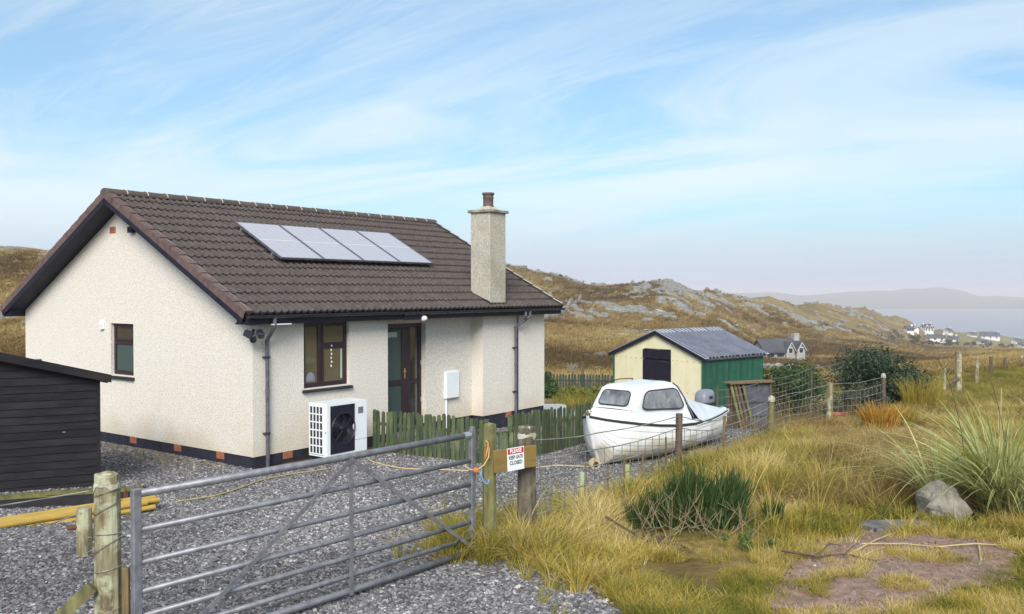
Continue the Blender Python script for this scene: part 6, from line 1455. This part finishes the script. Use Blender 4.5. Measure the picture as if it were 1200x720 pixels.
def far_house(label, p, w, d, h, rh, rz, nwin=2, wall=HW, roofm=HR, chim=1, dormers=0, name='far_house', group='white houses of the far village', rooflights=0):
    t = thing(name, label, 'house', p, rz, group)
    mm = MB(); mm.prism([(-w/2, -d/2, -1.5), (-w/2, -d/2, h), (-w/2, 0, h+rh-.12), (-w/2, d/2, h), (-w/2, d/2, -1.5)], (w, 0, 0)); wl = mm.build('wall', wall, t)
    rf = MB(); o_ = .35
    for s_ in (1, -1): rf.prism([(-w/2-o_, s_*(d/2+o_), h-o_*rh/(d/2)), (-w/2-o_, 0, h+rh), (-w/2-o_, 0, h+rh+.22), (-w/2-o_, s_*(d/2+o_), h-o_*rh/(d/2)+.22)], (w+2*o_, 0, 0))
    rf = rf.build('roof', roofm, t)
    for s_ in range(chim): x = (w/2-.5)*(1 if s_ == 0 else -1); Bx(x-.45, x+.45, -.4, .4, h+rh-.4, h+rh+.9, 'chimney', wall, rf, c=0)
    for k in range(nwin):
        x = -w/2+w*(k+.5)/nwin; Bx(x-.55, x+.55, -d/2-.04, -d/2+.05, h*.35, h*.82, 'window', HK, t, c=0)
    for s_ in (1, -1): Bx(s_*w/2-.05, s_*w/2+.05, -.5, .5, h*.95, h*1.3, 'window', HK, t, c=0)
    for k in range(dormers):
        x = -w/2+w*(k+.5)/dormers; zt_ = h+rh*.75; dm = MB(); dm.prism([(x-1.1, -d/2-.05, h-.2), (x+1.1, -d/2-.05, h-.2), (x+1.1, -d/2-.05, h+.9), (x, -d/2-.05, h+2.1), (x-1.1, -d/2-.05, h+.9)], (0, d/2, 0)); dm = dm.build('dormer', wall, t)
        Bx(x-.6, x+.6, -d/2-.12, -d/2-.04, h-.1, h+1.0, 'window', HK, dm, c=0)
        dr_ = MB()
        for s_ in (1, -1): dr_.prism([(x+s_*1.35, -d/2-.25, h+.75), (x, -d/2-.25, h+2.2), (x, -d/2-.25, h+2.4), (x+s_*1.35, -d/2-.25, h+.95)], (0, d/2, 0))
        dr_.build('dormer_roof', roofm, dm)
    for k in range(rooflights):
        x = -w/2+w*(k+.5)/rooflights; f0, f1 = .35, .62; mm = MB()
        mm.prism([(x-.9, -d/2*(1-f0), h+rh*f0+.20), (x+.9, -d/2*(1-f0), h+rh*f0+.20), (x+.9, -d/2*(1-f1), h+rh*f1+.20), (x-.9, -d/2*(1-f1), h+rh*f1+.20)], (0, -.08, .12)); mm.build('roof_light', HK, rf)
    return t
p = land(912, 421, 120); k_ = p.y/290
far_house('grey slate roofed house with two gabled dormers beyond the tin shed', Vector((p.x, p.y, p.z)), 15*k_, 7.5*k_, 2.9*k_, 3.2*k_, .35, 4, HG, HR, 1, 0, 'dormer_house', None)
dh = bpy.data.objects['dormer_house']
for x in (1.2*k_, 5.2*k_):
    dm = MB(); a = 1.55*k_; y0_ = -3.75*k_-.9*k_; dm.prism([(x-a, y0_, -1), (x+a, y0_, -1), (x+a, y0_, 3.0*k_), (x, y0_, 5.3*k_), (x-a, y0_, 3.0*k_)], (0, 4*k_, 0)); dm = dm.build('gable_bay', HG, dh)
    Bx(x-.7*k_, x+.7*k_, y0_-.06, y0_-.01, 2.2*k_, 3.7*k_, 'window', HK, dm, c=0); Bx(x-.85*k_, x+.85*k_, y0_-.04, y0_-.005, 2.05*k_, 3.85*k_, 'window_surround', HW, dm, c=0)
    rr_ = MB()
    for s_ in (1, -1): rr_.prism([(x+s_*(a+.3*k_), y0_-.2, 2.75*k_), (x, y0_-.2, 5.4*k_), (x, y0_-.2, 5.7*k_), (x+s_*(a+.3*k_), y0_-.2, 3.05*k_)], (0, 4*k_, 0))
    rr_.build('bay_roof', HR, dm)
    bb_ = MB()
    for s_ in (1, -1): bb_.prism([(x+s_*(a+.2*k_), y0_-.26, 2.65*k_), (x, y0_-.26, 5.3*k_), (x, y0_-.26, 5.55*k_), (x+s_*(a+.2*k_), y0_-.26, 2.9*k_)], (0, .05, 0))
    bb_.build('barge_board', HW, dm)
vill = [(1065, 390, 8, 6, 3.6, 2.6, .2, 'leftmost small white house of the far village'), (1072.5, 389, 7, 6, 3.6, 2.6, 1.3, 'small white gabled house second from the left in the far village'), (1086, 390, 11, 7, 5.2, 3.4, .3, 'tallest white house of the far village, with two storeys'),
        (1095, 400, 19, 7, 3.4, 3.0, -.25, 'long low white house with a grey roof in front of the far village'), (1111, 392, 7, 6, 3.2, 2.6, .5, 'white cottage just right of the two storey house'), (1117, 400, 8, 6, 3.0, 2.4, .1, 'white cottage right of the long low house'),
        (1139, 395, 7, 6, 2.8, 2.2, .3, 'small white cottage left of the house with roof lights'), (1160, 398, 17, 8, 3.6, 4.0, -.35, 'white house with a dark roof and two roof lights'), (1150, 403, 9, 6, 2.6, 2.2, .3, 'low white outbuilding below the house with roof lights'), (1191, 403, 8, 6, 3.0, 2.6, .4, 'white house near the right edge of the picture'), (1199, 408, 9, 6, 3.2, 2.6, .2, 'white house cut by the right edge of the picture')]
for k, (px, py, w, d, h, rh, rz, lab) in enumerate(vill):
    p = land(px, py, 350); f = p.y/760
    f *= .82; far_house(lab, p, w*f, d*f, h*f, rh*f, rz, 3, chim=1+(k in (2, 3)), rooflights=2 if k == 7 else 0, dormers=2 if k == 2 else 0)
# thickets about the village
thl = ['dark thicket left of the far village', 'dark thicket left of the long low house', 'dark scrub in front of the long low house', 'dark scrub below the village, right of the long house', 'dark scrub below the house with roof lights', 'low dark scrub right of the village cottages', 'small dark bush on the moor below the dormer house']
for k, (px, py, w, h) in enumerate(((1045, 399, 32, 13), (1073, 402, 20, 10), (1090, 405, 34, 6), (1113, 405, 26, 7), (1146, 408, 40, 8), (1178, 408, 24, 5), (951, 425, 6, 6))):
    p = land(px, py, 150); f = p.y/1061
    leafy(thl[k], 'thicket', 0, 0, w*f*.5, w*f*.35, h*f, 0, 900, .5*f/.6*.9, BRN, 70+k, 22, 'thickets about the far village' if k < 6 else None, 'bushes', False, loc=p)
def track(name, pts, w, mat):
    mm = MB(); L_ = [land(*p, 60) for p in pts]; q = []
    for i in range(len(L_)-1):
        for j in range(12): q.append(L_[i].lerp(L_[i+1], j/12))
    rows = []
    for i, p in enumerate(q):
        d = q[min(i+1, len(q)-1)]-q[max(i-1, 0)]; d.z = 0; d.normalize(); s_ = Vector((d.y, -d.x, 0))
        rows.append([(a.x, a.y, Z(a.x, a.y)+.10) for a in (p-s_*w/2, p, p+s_*w/2)])
    mm.grid(rows); tag(mm.build(name, mat), kind='structure')
track('moor_track', [(948, 402), (980, 400), (1005, 397), (1012, 394)], 4.0, P('track_surface', (.40, .36, .29), .95, (.33, .29, .22), scale=.5))
track('moor_road', [(668, 392), (700, 391), (730, 391), (765, 391)], 2.2, MATS['track_surface'])

hz = MB(); hz.box(-9500, 9500, -9500, 9500, -63.5, 26); hz = hz.mesh('haze')
hm = bpy.data.materials.new('haze_air'); hm.use_nodes = True; ht = hm.node_tree; ht.nodes.clear()
vo = N(ht, 'ShaderNodeVolumePrincipled'); vo.inputs['Color'].default_value = (1, .955, .985, 1); vo.inputs['Density'].default_value = 3.4e-4; vo.inputs['Anisotropy'].default_value = -.05
ho = N(ht, 'ShaderNodeOutputMaterial'); ht.links.new(vo.outputs[0], ho.inputs['Volume'])
o = link('haze', hz, hm); tag(o, kind='stuff')
